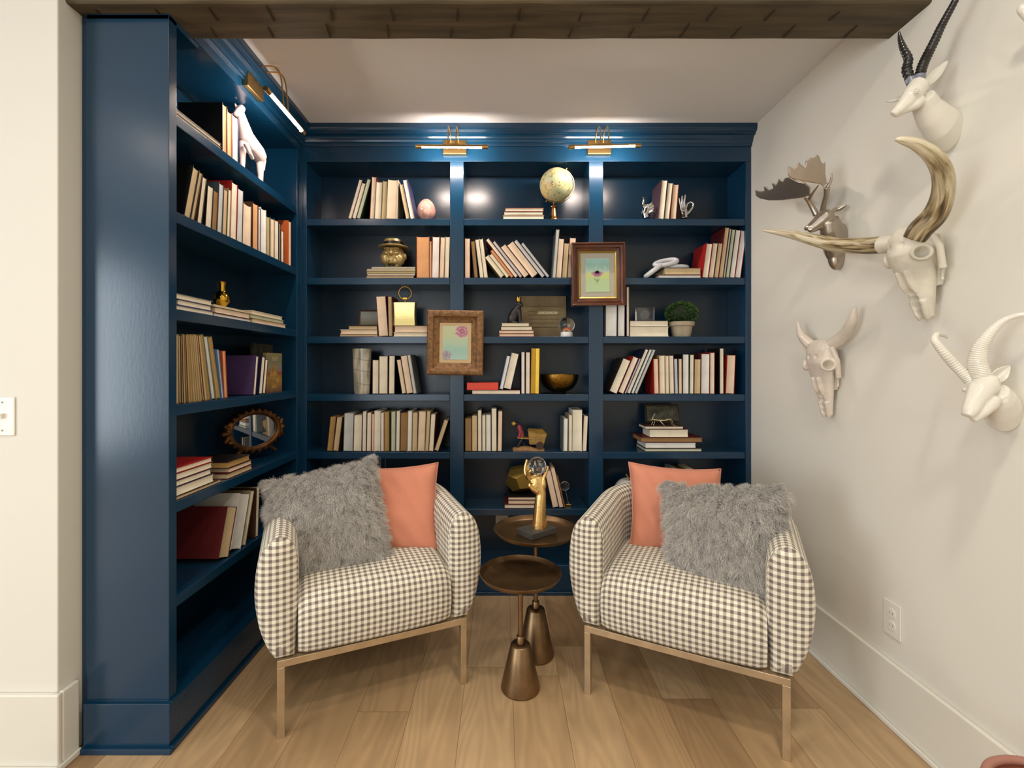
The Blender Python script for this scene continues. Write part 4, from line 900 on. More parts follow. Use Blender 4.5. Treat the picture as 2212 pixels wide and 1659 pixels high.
# desk globe
t = root_at('globe', 'small antique-style desk globe on a brass pedestal, top shelf of the middle bay', 'globe', 1196, SH[0], 2.492)
def globe_mat():
    m = bpy.data.materials.new('globe_map'); m.use_nodes = True; nt = m.node_tree; N = nt.nodes; L = nt.links; b = N['Principled BSDF']; b.inputs['Roughness'].default_value = 0.35
    tc = N.new('ShaderNodeTexCoord'); n1 = N.new('ShaderNodeTexNoise'); n1.inputs['Scale'].default_value = 13; n1.inputs['Detail'].default_value = 5; L.new(tc.outputs['Object'], n1.inputs['Vector'])
    r = N.new('ShaderNodeValToRGB'); L.new(n1.outputs[0], r.inputs[0]); e = r.color_ramp.elements
    e[0].position = 0.42; e[0].color = (*rgb('B9BE93'), 1); e[1].position = 0.72; e[1].color = (*rgb('CDB98A'), 1)
    for p_, c_ in ((0.50, 'C6C698'), (0.535, 'C39A62'), (0.55, 'DDCB96'), (0.62, 'C9C07E')): k = e.new(p_); k.color = (*rgb(c_), 1)
    n2 = N.new('ShaderNodeTexNoise'); n2.inputs['Scale'].default_value = 70; L.new(tc.outputs['Object'], n2.inputs['Vector']); cr = N.new('ShaderNodeMapRange'); cr.inputs[1].default_value = 0.60; cr.inputs[2].default_value = 0.68; L.new(n2.outputs[0], cr.inputs[0])
    mx = N.new('ShaderNodeMix'); mx.data_type = 'RGBA'; mx.inputs[7].default_value = (*rgb('6F7A58'), 1); L.new(cr.outputs[0], mx.inputs[0]); L.new(r.outputs[0], mx.inputs[6]); L.new(mx.outputs[2], b.inputs['Base Color'])
    return m
gz = 0.196; gr = 0.0885; gx = 0.014
MB().ball((gx, 0, gz), gr, 48).build('globe_ball', globe_mat(), t)
P = []; vs = []; fs = []; ra = gr + 0.006
for k in range(37):
    a = math.radians(58) - math.radians(180) * k / 36
    for r_, y in ((ra, -0.006), (ra + 0.0025, -0.006), (ra + 0.0025, 0.006), (ra, 0.006)): vs.append((gx + r_ * math.cos(a), y, gz + r_ * math.sin(a)))
for k in range(36):
    for i in range(4): j = (i + 1) % 4; fs.append((4 * k + i, 4 * k + j, 4 * k + 4 + j, 4 * k + 4 + i))
fs += [(3, 2, 1, 0), (144, 145, 146, 147)]
MB().add(vs, fs, False).build('meridian_arm', BRASS, t)
for a in (math.radians(58), math.radians(-122)): MB().tube([(gx + (gr - 0.002) * math.cos(a), 0, gz + (gr - 0.002) * math.sin(a)), (gx + (ra + 0.013) * math.cos(a), 0, gz + (ra + 0.013) * math.sin(a))], 0.003, 10).build('axis_pin', BRASS, t)
MB().lathe([(0.0, 0), (0.036, 0), (0.036, 0.004), (0.030, 0.010), (0.020, 0.030), (0.0135, 0.066), (0.012, 0.072), (0.020, 0.075), (0.020, 0.078), (0.010, 0.080), (0.008, 0.086), (0.005, 0.090), (0.004, 0.106)], 40).build('pedestal', mat('copper_brass', 'C08A58', 0.22, 1.0), t)
# hammered bowl
t = root_at('bowl', 'hammered bronze footed bowl on the fourth shelf of the middle bay', 'bowl', 1208.5, SH[3], 2.53)
k = 2.53 / F; R = 40.5 * k; H = 41 * k
MB().lathe([(0.0, 0), (0.034, 0), (0.036, 0.003), (0.026, 0.008)] + [(R * math.sin(a) ** 0.75, 0.008 + (H - 0.008) * (1 - math.cos(a))) for a in [PI / 2 * (0.2 + 0.8 * i / 14) for i in range(15)]] + [(R - 0.0025, H)] + [((R - 0.003) * math.sin(a) ** 0.75, 0.011 + (H - 0.011) * (1 - math.cos(a))) for a in [PI / 2 * (0.95 - 0.93 * i / 10) for i in range(11)]] + [(0, 0.011)], 56).build('bowl', HAMGOLD, t)
# red box on the flat book
u0, u1 = (1008.5 - CX) * 2.452 / F, (1076.5 - CX) * 2.452 / F
o = MB().box(0, u1 - u0, 0, 0.12, 0, 0.0385).build('box', mat('red_lacquer', 'E4472F', 0.4), loc=(u0, 2.452, z_red + 0.0003), bevel=0.0015)
tag(o, 'bright red slim box lying on a flat book, fourth shelf of the middle bay', 'box')
# crowned dog
t = root_at('dog_figurine', 'black sitting dog figurine wearing a gold crown, on a stack of books', 'figurine', 1116, z_dog, 2.50)
BLK = mat('black_resin', '231E20', 0.4, bump=0.5, bscale=60)
m = MB()
m.tube([(-0.020, 0.006, 0.028), (-0.012, 0.002, 0.055), (0.004, -0.004, 0.080), (0.008, -0.006, 0.096)], [0.030, 0.027, 0.021, 0.016], 16)
m.ball((-0.026, -0.010, 0.022), (0.022, 0.018, 0.024), 16).ball((-0.018, 0.022, 0.022), (0.022, 0.016, 0.022), 16).ball((0.010, -0.006, 0.105), (0.019, 0.017, 0.017), 16)
m.tube([(0.014, -0.010, 0.103), (0.033, -0.018, 0.097)], [0.012, 0.008], 12).tube([(-0.002, -0.018, 0.112), (-0.006, -0.022, 0.096)], [0.007, 0.005], 8).tube([(0.004, 0.010, 0.112), (0.0, 0.014, 0.096)], [0.007, 0.005], 8)
m.tube([(0.012, -0.014, 0.075), (0.017, -0.016, 0.035), (0.018, -0.017, 0.006)], [0.013, 0.0085, 0.0075], 12).tube([(0.014, 0.010, 0.075), (0.020, 0.010, 0.035), (0.021, 0.010, 0.006)], [0.013, 0.0085, 0.0075], 12)
m.ball((0.024, -0.018, 0.005), (0.012, 0.008, 0.006), 10).ball((0.027, 0.010, 0.005), (0.012, 0.008, 0.006), 10).ball((-0.012, -0.022, 0.005), (0.016, 0.008, 0.006), 10).tube([(-0.040, 0.008, 0.010), (-0.050, 0.004, 0.006), (-0.052, -0.010, 0.005)], [0.008, 0.006, 0.004], 8)
organic('body', m, 0.0022, BLK, t, 2)
b = MB(); n = 10; vs = []
for k in range(2 * n):
    a = PI * k / n; top = 0.026 if k % 2 == 0 else 0.013; vs += [(0.012 * math.cos(a) + 0.009, 0.012 * math.sin(a) - 0.006, 0.118), ((0.0165 if k % 2 == 0 else 0.0145) * math.cos(a) + 0.009, (0.0165 if k % 2 == 0 else 0.0145) * math.sin(a) - 0.006, 0.118 + top)]
b.add(vs, [(2 * i, 2 * ((i + 1) % (2 * n)), 2 * ((i + 1) % (2 * n)) + 1, 2 * i + 1) for i in range(2 * n)]); o = b.build('crown', GOLD, t); s_ = o.modifiers.new('s', 'SOLIDIFY'); s_.thickness = 0.0015
# letter board
c = pw(1173.5, 0, 2.60); bw, bh = 0.262, 0.242
t = thing('letter_board', 'brown wooden letter board spelling WINNERS in small tiles', 'sign', (c.x, 2.598, SH[2] + 0.0005)); t.rotation_euler = (math.radians(-6), 0, 0)
WB = mat('weathered_board', '8E7C5C', 0.8, var=0.3, vscale=9, bump=0.3, bscale=20)
MB().box(-bw / 2, bw / 2, 0, 0.012, 0, bh).build('board', WB, t, bevel=0.001)
def bx_(x): return (1090 + x / 13.825 - 1173.5) * 2.598 / F
def bz_(y): return HC + (CY - (620 + y / 13.825)) * 2.598 / F - SH[2]
for (xa, xb, yy) in ((765, 1590, 565), (705, 1640, 700), (700, 1645, 815), (700, 1640, 945), (700, 1610, 1065), (740, 1570, 1190)):
    MB().box(bx_(xa), bx_(xb), -0.006, 0.0, bz_(yy) - 0.0018, bz_(yy) + 0.0018).build('ledge', mat('ledge_wood', '8A7955', 0.8), t)
def text_mesh(name, s_, size, m, M, parent, depth=0.0004):
    cu = bpy.data.curves.new('t', 'FONT'); cu.body = s_; cu.size = size; cu.extrude = depth; cu.align_x = 'CENTER'; cu.align_y = 'CENTER'; cu.resolution_u = 3
    o = bpy.data.objects.new('t', cu); C.objects.link(o); dg = bpy.context.evaluated_depsgraph_get(); dg.update()
    me = bpy.data.meshes.new_from_object(o.evaluated_get(dg)); bpy.data.objects.remove(o); me.name = name; me.materials.clear(); me.materials.append(m)
    q = bpy.data.objects.new(name, me); C.objects.link(q); q.parent = parent; q.matrix_local = M; return q
za = bz_(815) + 0.0018; wtile = (bx_(1590) - bx_(995)) / 7
for i, ch in enumerate('WINNERS'):
    xa = bx_(995) + i * wtile
    q = MB().box(xa + 0.0004, xa + wtile - 0.0004, -0.0035, 0.0, za, za + 0.0155).build('letter_tile', mat('letter_tile', 'D9CBA0', 0.6), t)
    text_mesh('letter', ch, 0.0125, mat('letter_ink', '4A3E2C', 0.7), Matrix.Translation((xa + wtile / 2, -0.0038, za + 0.0078)) @ Matrix.Rotation(PI / 2, 4, 'X'), q)
# snow globe
GL = glass('clear_glass')
t = root_at('snow_globe', 'glass snow globe with a coral rainbow inside on a white base', 'ornament', 1224, SH[2], 2.50)
MB().lathe([(0, 0), (0.032, 0), (0.033, 0.002), (0.032, 0.024), (0.029, 0.028), (0, 0.028)], 40).build('base', mat('white_ceramic', 'E8E6E2', 0.25, coat=0.4), t)
MB().ball((0, 0, 0.0655), 0.0425, 40).build('globe_glass', GL, t)
for r_, c_ in ((0.021, 'D8623F'), (0.0165, 'E8A070'), (0.012, 'F0D0A8')):
    MB().tube([(r_ * math.cos(PI * k / 16), -0.004, 0.034 + r_ * 0.95 * math.sin(PI * k / 16)) for k in range(17)], 0.0026, 8).build('rainbow_band', mat('rainbow_' + c_, c_, 0.5), t)
# hand cart figurine
t = root_at('cart_figurine', 'painted figurine of a man in red jacket pushing a yellow cart', 'figurine', 1143, SH[4], 2.505)
def cf(x, y, dy=0.0): Y = 2.505; return Vector(((1090 + x / 16.59 - 1143) * Y / F, dy, HC + (CY - (890 + y / 16.59)) * Y / F - SH[4] - 0.008))
OCH = mat('ochre_paint', 'A07C38', 0.5, var=0.3, vscale=40); SAND = mat('sand_paint', 'A87F52', 0.7, var=0.3, vscale=40); DRK = mat('dark_paint', '17181E', 0.5)
m = MB(); m.box(-0.088, 0.080, -0.030, 0.030, 0.0, 0.008).ball((-0.062, 0, 0.007), (0.030, 0.026, 0.010), 16).ball((-0.02, 0.0, 0.008), (0.05, 0.028, 0.014), 16).ball((0.05, 0.004, 0.006), (0.034, 0.026, 0.007), 14)
organic('base', m, 0.0025, SAND, t, 2)
vs = []
for (x, y) in ((830, 590), (1500, 730), (1395, 1090), (880, 1090)): vs += [cf(x, y, -0.026), cf(x, y, 0.026)]
MB().add(vs, [(0, 2, 4, 6), (7, 5, 3, 1), (0, 1, 3, 2), (2, 3, 5, 4), (4, 5, 7, 6), (6, 7, 1, 0)]).build('cart', OCH, t, bevel=0.003)
MB().add([cf(800, 600, -0.028), cf(1520, 740, -0.028), cf(1370, 570, 0.02), cf(860, 545, 0.02)], [(0, 1, 2, 3)]).build('cart_load', OCH, t)
for s in (-1, 1):
    w_ = MB().tube([cf(1250, 1120, s * 0.0275), cf(1250, 1120, s * 0.0335)], 0.0205, 28, smooth=False).build('wheel', mat('wheel_brown', '3C2A1C', 0.6), t, bevel=0.001)
    MB().tube([cf(450, 860, s * 0.020), cf(1050, 890, s * 0.024)], 0.0035, 8).build('handle', OCH, t)
m = MB(); m.tube([cf(620, 880), cf(590, 700), cf(520, 480), cf(480, 420)], [0.014, 0.015, 0.013, 0.008], 14)
for s in (-1, 1): m.tube([cf(520, 480, s * 0.010), cf(560, 660, s * 0.017), cf(500, 850, s * 0.020)], [0.008, 0.0065, 0.005], 10)
organic('jacket', m, 0.0022, mat('jacket_red', '9E3F48', 0.6), t, 2)
m = MB(); m.tube([cf(440, 390), cf(500, 480), cf(570, 660), cf(640, 890)], [0.006, 0.008, 0.010, 0.011], 10); m.ball(cf(430, 375), (0.012, 0.011, 0.013), 14).ball(cf(395, 395), (0.006, 0.005, 0.005), 8)
for s, kx in ((-1, 470), (1, 760)): m.tube([cf(640, 900, s * 0.006), cf((kx + 600) / 2, 1060, s * 0.008), cf(kx, 1200, s * 0.009), cf(kx - 50, 1245, s * 0.009)], [0.012, 0.009, 0.007, 0.005], 10)
organic('body', m, 0.0022, DRK, t, 2)
MB().ball(cf(330, 365), (0.0125, 0.013, 0.011), 14).build('hat', mat('hat_yellow', 'C8983A', 0.5), t)
# faceted gold vessel
t = root_at('faceted_ornament', 'large faceted gold ornament resting on books behind the golden hand', 'ornament', 1124, z_ball, 2.535)
ph = (1 + 5 ** 0.5) / 2; dv = [Vector(p) for p in [(x, y, z) for x in (-1, 1) for y in (-1, 1) for z in (-1, 1)] + [(0, s / ph, q * ph) for s in (-1, 1) for q in (-1, 1)] + [(s / ph, q * ph, 0) for s in (-1, 1) for q in (-1, 1)] + [(s * ph, 0, q / ph) for s in (-1, 1) for q in (-1, 1)]]
bmx = bmesh.new(); Rm = Matrix.Rotation(0.35, 3, 'Z') @ Matrix.Rotation(math.radians(31.7), 3, 'X')
for v in dv: q = Rm @ v; bmx.verts.new((q.x, q.y, q.z))
bmesh.ops.convex_hull(bmx, input=bmx.verts); bmesh.ops.dissolve_limit(bmx, angle_limit=0.05, verts=bmx.verts, edges=bmx.edges)
zmin = min(v.co.z for v in bmx.verts); kx, kz = 0.050, 0.0455
for v in bmx.verts: v.co = Vector((v.co.x * kx, v.co.y * kx * 0.92, (v.co.z - zmin) * kz))
me = bpy.data.meshes.new('facets'); bmx.to_mesh(me); bmx.free(); me.materials.append(mat('satin_gold', 'D9B65E', 0.34, 0.9)); o = bpy.data.objects.new('facets', me); C.objects.link(o); o.parent = t
# glass on a stem
t = root_at('glass_disc_stand', 'round glass magnifier on a slanting stem by leaning books, sixth shelf', 'ornament', 1227, SH[5], 2.50)
ctr = pw(1219.7, 1050, 2.50) - t.location; ft = Vector((0.002, 0, 0.012))
MB().tube([ctr + Vector((0.0245 * math.cos(2 * PI * k / 32), 0, 0.0245 * math.sin(2 * PI * k / 32))) for k in range(33)], 0.0013, 8, caps=False).build('rim', CHROME, t)
MB().ball(ctr, (0.0235, 0.004, 0.0235), 28).build('lens', GL, t)
MB().tube([ft, ctr + (ft - ctr).normalized() * 0.0245], 0.0022, 8).build('stem', CHROME, t)
MB().box(-0.014, 0.017, -0.012, 0.012, 0, 0.012).build('base', GOLD, t, bevel=0.002)
# white apple
t = root_at('apple_ornament', 'large white ceramic apple with gold stem behind the right armchair', 'ornament', 1361, SH[5], 2.52)
R = 0.080; prof = [(0.0005, 0.012)] + [(R * math.sin(a) * (1 + 0.08 * math.sin(a)), 0.075 - 0.075 * math.cos(a) + 0.008 * math.exp(-((a) / 0.4) ** 2) - 0.018 * math.exp(-((PI - a) / 0.35) ** 2)) for a in [PI * (0.06 + 0.90 * i / 22) for i in range(23)]] + [(0.0005, 0.125)]
MB().lathe(prof, 40).build('apple', mat('white_ceramic', 'E8E6E2', 0.25, coat=0.4), t)
MB().tube([(0, 0, 0.122), (-0.006, -0.004, 0.145), (-0.026, -0.012, 0.170)], [0.004, 0.0035, 0.005], 10).build('stem', GOLD, t)
MB().add([(0, 0, 0.140), (0.025, -0.01, 0.158), (0.05, -0.012, 0.150), (0.026, 0.0, 0.142)], [(0, 1, 2, 3)], True).build('leaf', GOLD, t).modifiers.new('s', 'SOLIDIFY').thickness = 0.002
# silver hands
def hf(x, y, dy=0.0): Y = 2.495; return Vector(((1370 + x / 15.8 - 1400) * Y / F, dy, HC + (CY - (400 + y / 15.8)) * Y / F - SH[0]))
t = root_at('hand_bookend', 'silver thumbs-up hand bookend left of three upright books', 'bookend', 1400, SH[0], 2.495, 'silver hand bookends')
m = MB(); m.tube([hf(400, 1130), hf(370, 980), hf(420, 800)], [0.018, 0.019, 0.020], 16).ball(hf(480, 830), (0.022, 0.016, 0.020), 16)
m.tube([hf(340, 760), hf(300, 640), hf(325, 520), hf(300, 420)], [0.012, 0.0085, 0.0068, 0.0055], 12).ball(hf(380, 700), (0.014, 0.012, 0.012), 12)
for i, (y0, y1, xe) in enumerate(((700, 640, 655), (790, 720, 705), (870, 810, 720), (950, 900, 700))):
    m.tube([hf(430, y0 + 30, -0.010 + i * 0.002), hf(xe - 90, y1 + 10, -0.016), hf(xe, y1 + 50, -0.006), hf(xe - 40, y1 + 100, 0.006)], [0.0085, 0.0075, 0.0072, 0.006], 10)
organic('hand', m, 0.0016, CHROME, t, 2); MB().box(-0.035, 0.03, -0.026, 0.026, 0, 0.004).build('base', CHROME, t, bevel=0.001)
def hg(x, y, dy=0.0): return hf(x, y, dy) - Vector(((1481 - 1400) * 2.495 / F, 0, 0))
t = root_at('hand_bookend', 'silver hand making an OK sign, right of three upright books', 'bookend', 1481, SH[0], 2.495, 'silver hand bookends')
m = MB(); m.tube([hg(1710, 1125), hg(1700, 1010), hg(1690, 900)], [(0.0195, 0.013), (0.0175, 0.012), (0.021, 0.011)], 16).ball(hg(1690, 860), (0.022, 0.010, 0.018), 16)
for P, rr_ in (([(1600, 860), (1560, 700), (1520, 570), (1500, 460)], (0.0068, 0.0062, 0.0055, 0.004)), ([(1650, 820), (1610, 620), (1605, 480), (1600, 380)], (0.0072, 0.0065, 0.006, 0.0045)),
               ([(1700, 820), (1695, 600), (1700, 450), (1708, 345)], (0.0075, 0.007, 0.0062, 0.0048)), ([(1740, 840), (1800, 640), (1900, 590), (1975, 650), (1990, 700)], (0.0075, 0.0068, 0.0062, 0.0058, 0.005)),
               ([(1760, 1020), (1860, 930), (1950, 800), (1985, 700)], (0.0095, 0.0085, 0.0072, 0.006))):
    m.tube([hg(x, y, -0.004 * i) for i, (x, y) in enumerate(P)], list(rr_), 10)
organic('hand', m, 0.0015, CHROME, t, 2); MB().box(-0.03, 0.035, -0.024, 0.024, 0, 0.004).build('base', CHROME, t, bevel=0.001)
# marble chain
t = root_at('chain_ornament', 'white marble chain of three thick links draped over flat books', 'ornament', 1435, SH[1], 2.50)
MARB = mat('white_marble', 'D2D4D8', 0.35, var=0.08, vscale=10, coat=0.2)
def link(pts, up, r=0.0125):
    P = smooth_pts(pts + [pts[0]], 48); MB().tube(P, r, 14, up=up, caps=False).build('link', MARB, t)
def oval(c, ax, bx, a, b_):
    return [tuple(Vector(c) + Vector(ax) * (a * math.cos(q)) + Vector(bx) * (b_ * math.sin(q))) for q in [2 * PI * k / 12 for k in range(12)]]
zt_ = z_knot - SH[1]
d1 = Vector((0.42, 0.0, 0.9)).normalized(); 
link(oval((-0.066, -0.020, 0.045), Vector((0.80, 0.15, 0.60)).normalized(), (0, 1, 0), 0.052, 0.026), (0, 0, 1))
link(oval((0.005, -0.010, zt_ + 0.036), Vector((0.95, 0.0, 0.20)).normalized(), Vector((-0.1, 0.75, 0.5)).normalized(), 0.060, 0.026), (0, 0, 1))
link(oval((0.070, 0.008, zt_ + 0.0135), (1, 0.1, 0), (-0.1, 1, 0), 0.056, 0.026), (0, 0, 1))
# crystal block
t = root_at('crystal_block', 'clear crystal photo block on flat books beside the topiary', 'ornament', 1393.5, z_crys, 2.53)
MB().box(-0.050, 0.050, -0.015, 0.015, 0.0, 0.080).build('block', GL, t, bevel=0.003)
MB().lathe([(0.0, -0.001), (0.026, -0.001), (0.026, 0.001), (0, 0.001)], 32, M=Matrix.Translation((0, 0.017, 0.040)) @ Matrix.Rotation(PI / 2, 4, 'X')).build('backing', mat('smoky_backing', '4A545C', 0.4), t)
# topiary
t = root_at('potted_plant', 'round boxwood topiary in a pale stone pot on the third shelf', 'plant', 1472, SH[2], 2.505)
POT = mat('stone_pot', 'B3A58E', 0.85, bump=0.5, bscale=50, var=0.15, vscale=20)
MB().lathe([(0.0, 0.0), (0.045, 0.0), (0.047, 0.003), (0.056, 0.055), (0.057, 0.058), (0.065, 0.060), (0.068, 0.080), (0.066, 0.082), (0.060, 0.082), (0.056, 0.070), (0, 0.070)], 40).build('pot', POT, t)
MB().lathe([(0.058, 0.072), (0.0, 0.078)], 24).build('soil', mat('soil', '2A2118', 0.95), t)
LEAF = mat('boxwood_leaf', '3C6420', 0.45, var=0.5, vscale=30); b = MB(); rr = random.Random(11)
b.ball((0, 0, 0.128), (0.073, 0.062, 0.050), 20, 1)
for k in range(1500):
    u = rr.uniform(-1, 1); th = rr.uniform(0, 2 * PI); q = math.sqrt(1 - u * u); d = Vector((q * math.cos(th), q * math.sin(th), u))
    c = Vector((d.x * 0.080, d.y * 0.072, 0.126 + d.z * 0.062)) * 1.0
    dd = (d + Vector((rr.uniform(-.7, .7), rr.uniform(-.7, .7), rr.uniform(-.4, .9)))).normalized(); sd = dd.cross(Vector((rr.uniform(-1, 1), rr.uniform(-1, 1), rr.uniform(-1, 1)))).normalized(); L_ = rr.uniform(0.007, 0.012); W_ = L_ * 0.33
    if c.z + dd.z * L_ < 0.083: continue
    up_ = dd.cross(sd) * 0.0012
    b.add([c, c + dd * L_ * 0.5 + sd * W_ + up_, c + dd * L_, c + dd * L_ * 0.5 - sd * W_ + up_], [(0, 1, 2, 3)], True)
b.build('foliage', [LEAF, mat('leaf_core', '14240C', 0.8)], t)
# plaque and insect on the stack
c = pw(1430, 0, 2.57)
framed('framed_picture', 'dark bronze framed night picture behind a silver insect, fifth shelf', 'picture', Matrix.Translation((c.x, 2.578, z_man + 0.054)) @ Matrix.Rotation(math.radians(-14), 4, 'X'), 0.190, 0.104, 0.012, 0.010, mat('dark_bronze_frame', '3A3222', 0.4, 0.5), mat('night_art', '4A4838', 0.5, var=0.8, vscale=28))
t = root_at('insect_figurine', 'pale gold grasshopper figurine on top of the book stack', 'figurine', 1433, z_man, 2.475)
PGL = mat('pale_gold_metal', 'D2C7A2', 0.25, 0.9)
def gf(x, y, dy=0.0): Y = 2.475; return Vector(((1370 + x / 13.82 - 1433) * Y / F, dy, HC + (CY - (870 + y / 13.82)) * Y / F - z_man + 0.002))
zz0 = -gf(0, 652).z
def gq(x, y, dy=0.0): v = gf(x, y, dy); v.z += zz0 + 0.0012; return v
m = MB(); m.tube([gq(560, 470), gq(640, 490), (gq(760, 500)), gq(950, 490), gq(1080, 458)], [0.004, 0.0062, 0.0062, 0.0042, 0.0015], 12).ball(gq(545, 462), (0.0062, 0.005, 0.006), 10)
for s in (-1, 1):
    m.tube([gq(600, 490, s * 0.004), gq(585, 540, s * 0.014), gq(540, 645, s * 0.016)], [0.0018, 0.0016, 0.0014], 8).tube([gq(760, 510, s * 0.004), gq(820, 580, s * 0.014), gq(870, 648, s * 0.018)], [0.0018, 0.0016, 0.0014], 8)
    m.tube([gq(800, 510, s * 0.005), gq(960, 480, s * 0.010), gq(1085, 455, s * 0.012)], [0.0022, 0.0035, 0.002], 8).tube([gq(1085, 455, s * 0.012), gq(1150, 645, s * 0.013), gq(1240, 648, s * 0.013)], [0.0018, 0.0014, 0.0012], 8)
    m.tube([gq(540, 455, s * 0.002), gq(570, 380, s * 0.006), gq(610, 300, s * 0.010)], [0.0014, 0.0012, 0.001], 6).tube([gq(530, 480, s * 0.002), gq(490, 505, s * 0.005)], [0.0016, 0.0012], 6)
organic('body', m, 0.0009, PGL, t, 1)
# big pictures hung on the dividers
def carved(name, c1, c2):
    m = mat(name, c1, 0.5, var=0.45, vscale=60, bump=1.0, bscale=110, spec=0.5); return m
CARV = carved('carved_gilt_wood', '8A6238', '5C3E20')
c = pw(982.5, 740, 2.405)
t, a, aw, ah = framed('framed_painting', 'watercolour of a pink rose in a wide carved brown frame on the left divider', 'picture', Matrix.Translation((c.x, YB - 0.001, c.z)) @ Matrix.Rotation(math.radians(0.8), 4, 'Y'), 0.296, 0.340, 0.065, 0.036, CARV, grad_art('rose_ground', [(0, 'B4D6CC'), (0.3, 'A9D2C6'), (0.5, 'BFD9BE'), (0.75, 'CFD8B0'), (1, 'D3DAB4')]), mat('cream_mount', 'D9BF94', 0.8), 0.017,
    profile=[(0, 0.010), (0.03, 0.030), (0.12, 0.036), (0.30, 0.038), (0.46, 0.036), (0.52, 0.034), (0.56, 0.020), (0.66, 0.016), (0.80, 0.012), (0.92, 0.010), (1, 0.006)], group='paintings hung on the dividers')
def petals(parent, cx, cz, R, col, seed, lim):
    rr = random.Random(seed); 
    for ring in range(5):
        n = 7 - ring; b = MB()
        for k in range(n):
            a = 2 * PI * k / n + ring * 0.5 + rr.uniform(-.15, .15); q = R * (0.70 - 0.15 * ring); px_, pz_ = cx + q * math.cos(a), cz + q * math.sin(a); r = R * (0.36 - 0.045 * ring); P = []
            for j in range(14):
                th = 2 * PI * j / 14; rr_ = r * (1 + 0.18 * math.sin(3 * th + k)); x = px_ + rr_ * math.cos(th) * 1.15; z = pz_ + rr_ * math.sin(th) * 0.85
                P.append((max(lim[0], min(lim[1], x)), -0.0081 - 0.0002 * ring - 0.00002 * k, max(lim[2], min(lim[3], z))))
            b.add(P, [tuple(range(14))[::-1]])
        cc = tuple(v * f_ for v, f_ in zip(rgb(col), (1, 1, 1))); mixc = [(1 - ring * 0.16) * q + 0 for q in (1,)]
        light = (1.0, 0.72, 1.1, 0.55, 0.8)[ring]; b.build('petals', mat('petal_%s_%d' % (col, ring), tuple(min(1, v * light) for v in cc), 0.85), parent)
petals(a, 0.034, 0.060, 0.033, 'D79AAE', 1, (-aw, aw, -ah, ah)); petals(a, -0.046, -0.066, 0.026, 'BDB4C2', 2, (-aw, aw, -ah, ah))
c = pw(1293, 592, 2.405)
t, a, aw, ah = framed('framed_painting', 'watercolour of a purple coneflower in a glossy stepped mahogany frame', 'picture', Matrix.Translation((c.x, YB - 0.001, c.z)) @ Matrix.Rotation(math.radians(-0.6), 4, 'Y'), 0.280, 0.330, 0.041, 0.042, mat('mahogany', '5A2E1A', 0.22, var=0.3, vscale=12, coat=0.5), grad_art('field_ground', [(0, 'B9D3A6'), (0.35, 'B5CE9C'), (0.5, 'C6CE80'), (0.6, 'BCD6C6'), (0.8, '93BFB6'), (1, 'A5CCC6')]), mat('grey_mount', 'B5AFA0', 0.8), 0.036,
    profile=[(0, 0.012), (0.04, 0.040), (0.16, 0.042), (0.24, 0.038), (0.30, 0.030), (0.55, 0.026), (0.62, 0.028), (0.70, 0.020), (1, 0.014)], group='paintings hung on the dividers')
gw, gh = 0.280 / 2 - 0.041, 0.330 / 2 - 0.041
b = MB(); vs = []
for sx, sz in ((-1, -1), (1, -1), (1, 1), (-1, 1)):
    for f_, d_ in ((0, 0.014), (0.002, 0.0150), (0.008, 0.010), (0.0095, 0.0072)): vs.append((sx * (gw - f_), -d_, sz * (gh - f_)))
b.add(vs, [(4 * k + i, 4 * ((k + 1) % 4) + i, 4 * ((k + 1) % 4) + i + 1, 4 * k + i + 1) for k in range(4) for i in range(3)]); b.build('gold_slip', mat('gold_slip', 'B5A050', 0.3, 0.7), t)
b = MB(); rr = random.Random(4)
for k in range(15):
    q = -1 + 2 * k / 14; xa = -0.002 + q * 0.005; xb = -0.001 + q * 0.031; za = 0.020; zb_ = -0.011 + 0.020 * abs(q) ** 2.2 + rr.uniform(-.002, .002); hw = 0.0030; xm = (xa * 0.35 + xb * 0.65) ; zm = 0.020 - (0.020 - zb_) * 0.30
    b.add([(xa - 0.002, -0.0083, za), (xa + 0.002, -0.0083, za), (xm + hw, -0.0083, zm), (xb + hw * 0.8, -0.0083, zb_ + 0.003), (xb, -0.0083, zb_), (xb - hw * 0.8, -0.0083, zb_ + 0.003), (xm - hw, -0.0083, zm)], [tuple(range(7))[::-1]])
b.build('flower', mat('coneflower_pink', 'B9849E', 0.85), a)
MB().box(-0.009, 0.006, -0.0088, -0.0084, 0.019, 0.0225).build('flower_centre', mat('cone_dark', '3A3038', 0.8), a)
MB().add([(x, -0.0080, z) for x, z in ((0.003, -0.012), (0.005, -0.012), (0.001, -0.030), (-0.003, -0.048), (-0.005, -0.048), (-0.003, -0.030))], [tuple(range(6))]).add([(x, -0.0081, z) for x, z in ((-0.022, -0.015), (-0.008, -0.022), (-0.002, -0.036), (-0.010, -0.030))], [(0, 1, 2, 3)]).add([(x, -0.0081, z) for x, z in ((0.012, -0.020), (0.000, -0.026), (-0.003, -0.038), (0.004, -0.032))], [(3, 2, 1, 0)]).build('stem_and_leaves', mat('stem_green', '7C9478', 0.85), a)

# ---- side bookcase ornaments
def ls(px, X): return -X * F / (CX - px)        # depth of a thing at X seen at column px
# two thin flat books on the top shelf
zz = SL[0]
for i, (pg, cv, lab) in enumerate((('tan', 'brown', 'lower of two thin books lying flat at the near end, top shelf, side bookcase'), ('cream', 'brown', 'upper of two thin books lying flat at the near end, top shelf, side bookcase'))):
    make_book(Vector((LW - 0.012, 1.499, zz + 0.0125)), PI / 2, 0.0120, 0.252, 0.15, PI / 2, pg, cv, lab, 'thin flat books on the top shelf of the side bookcase'); zz += 0.0123
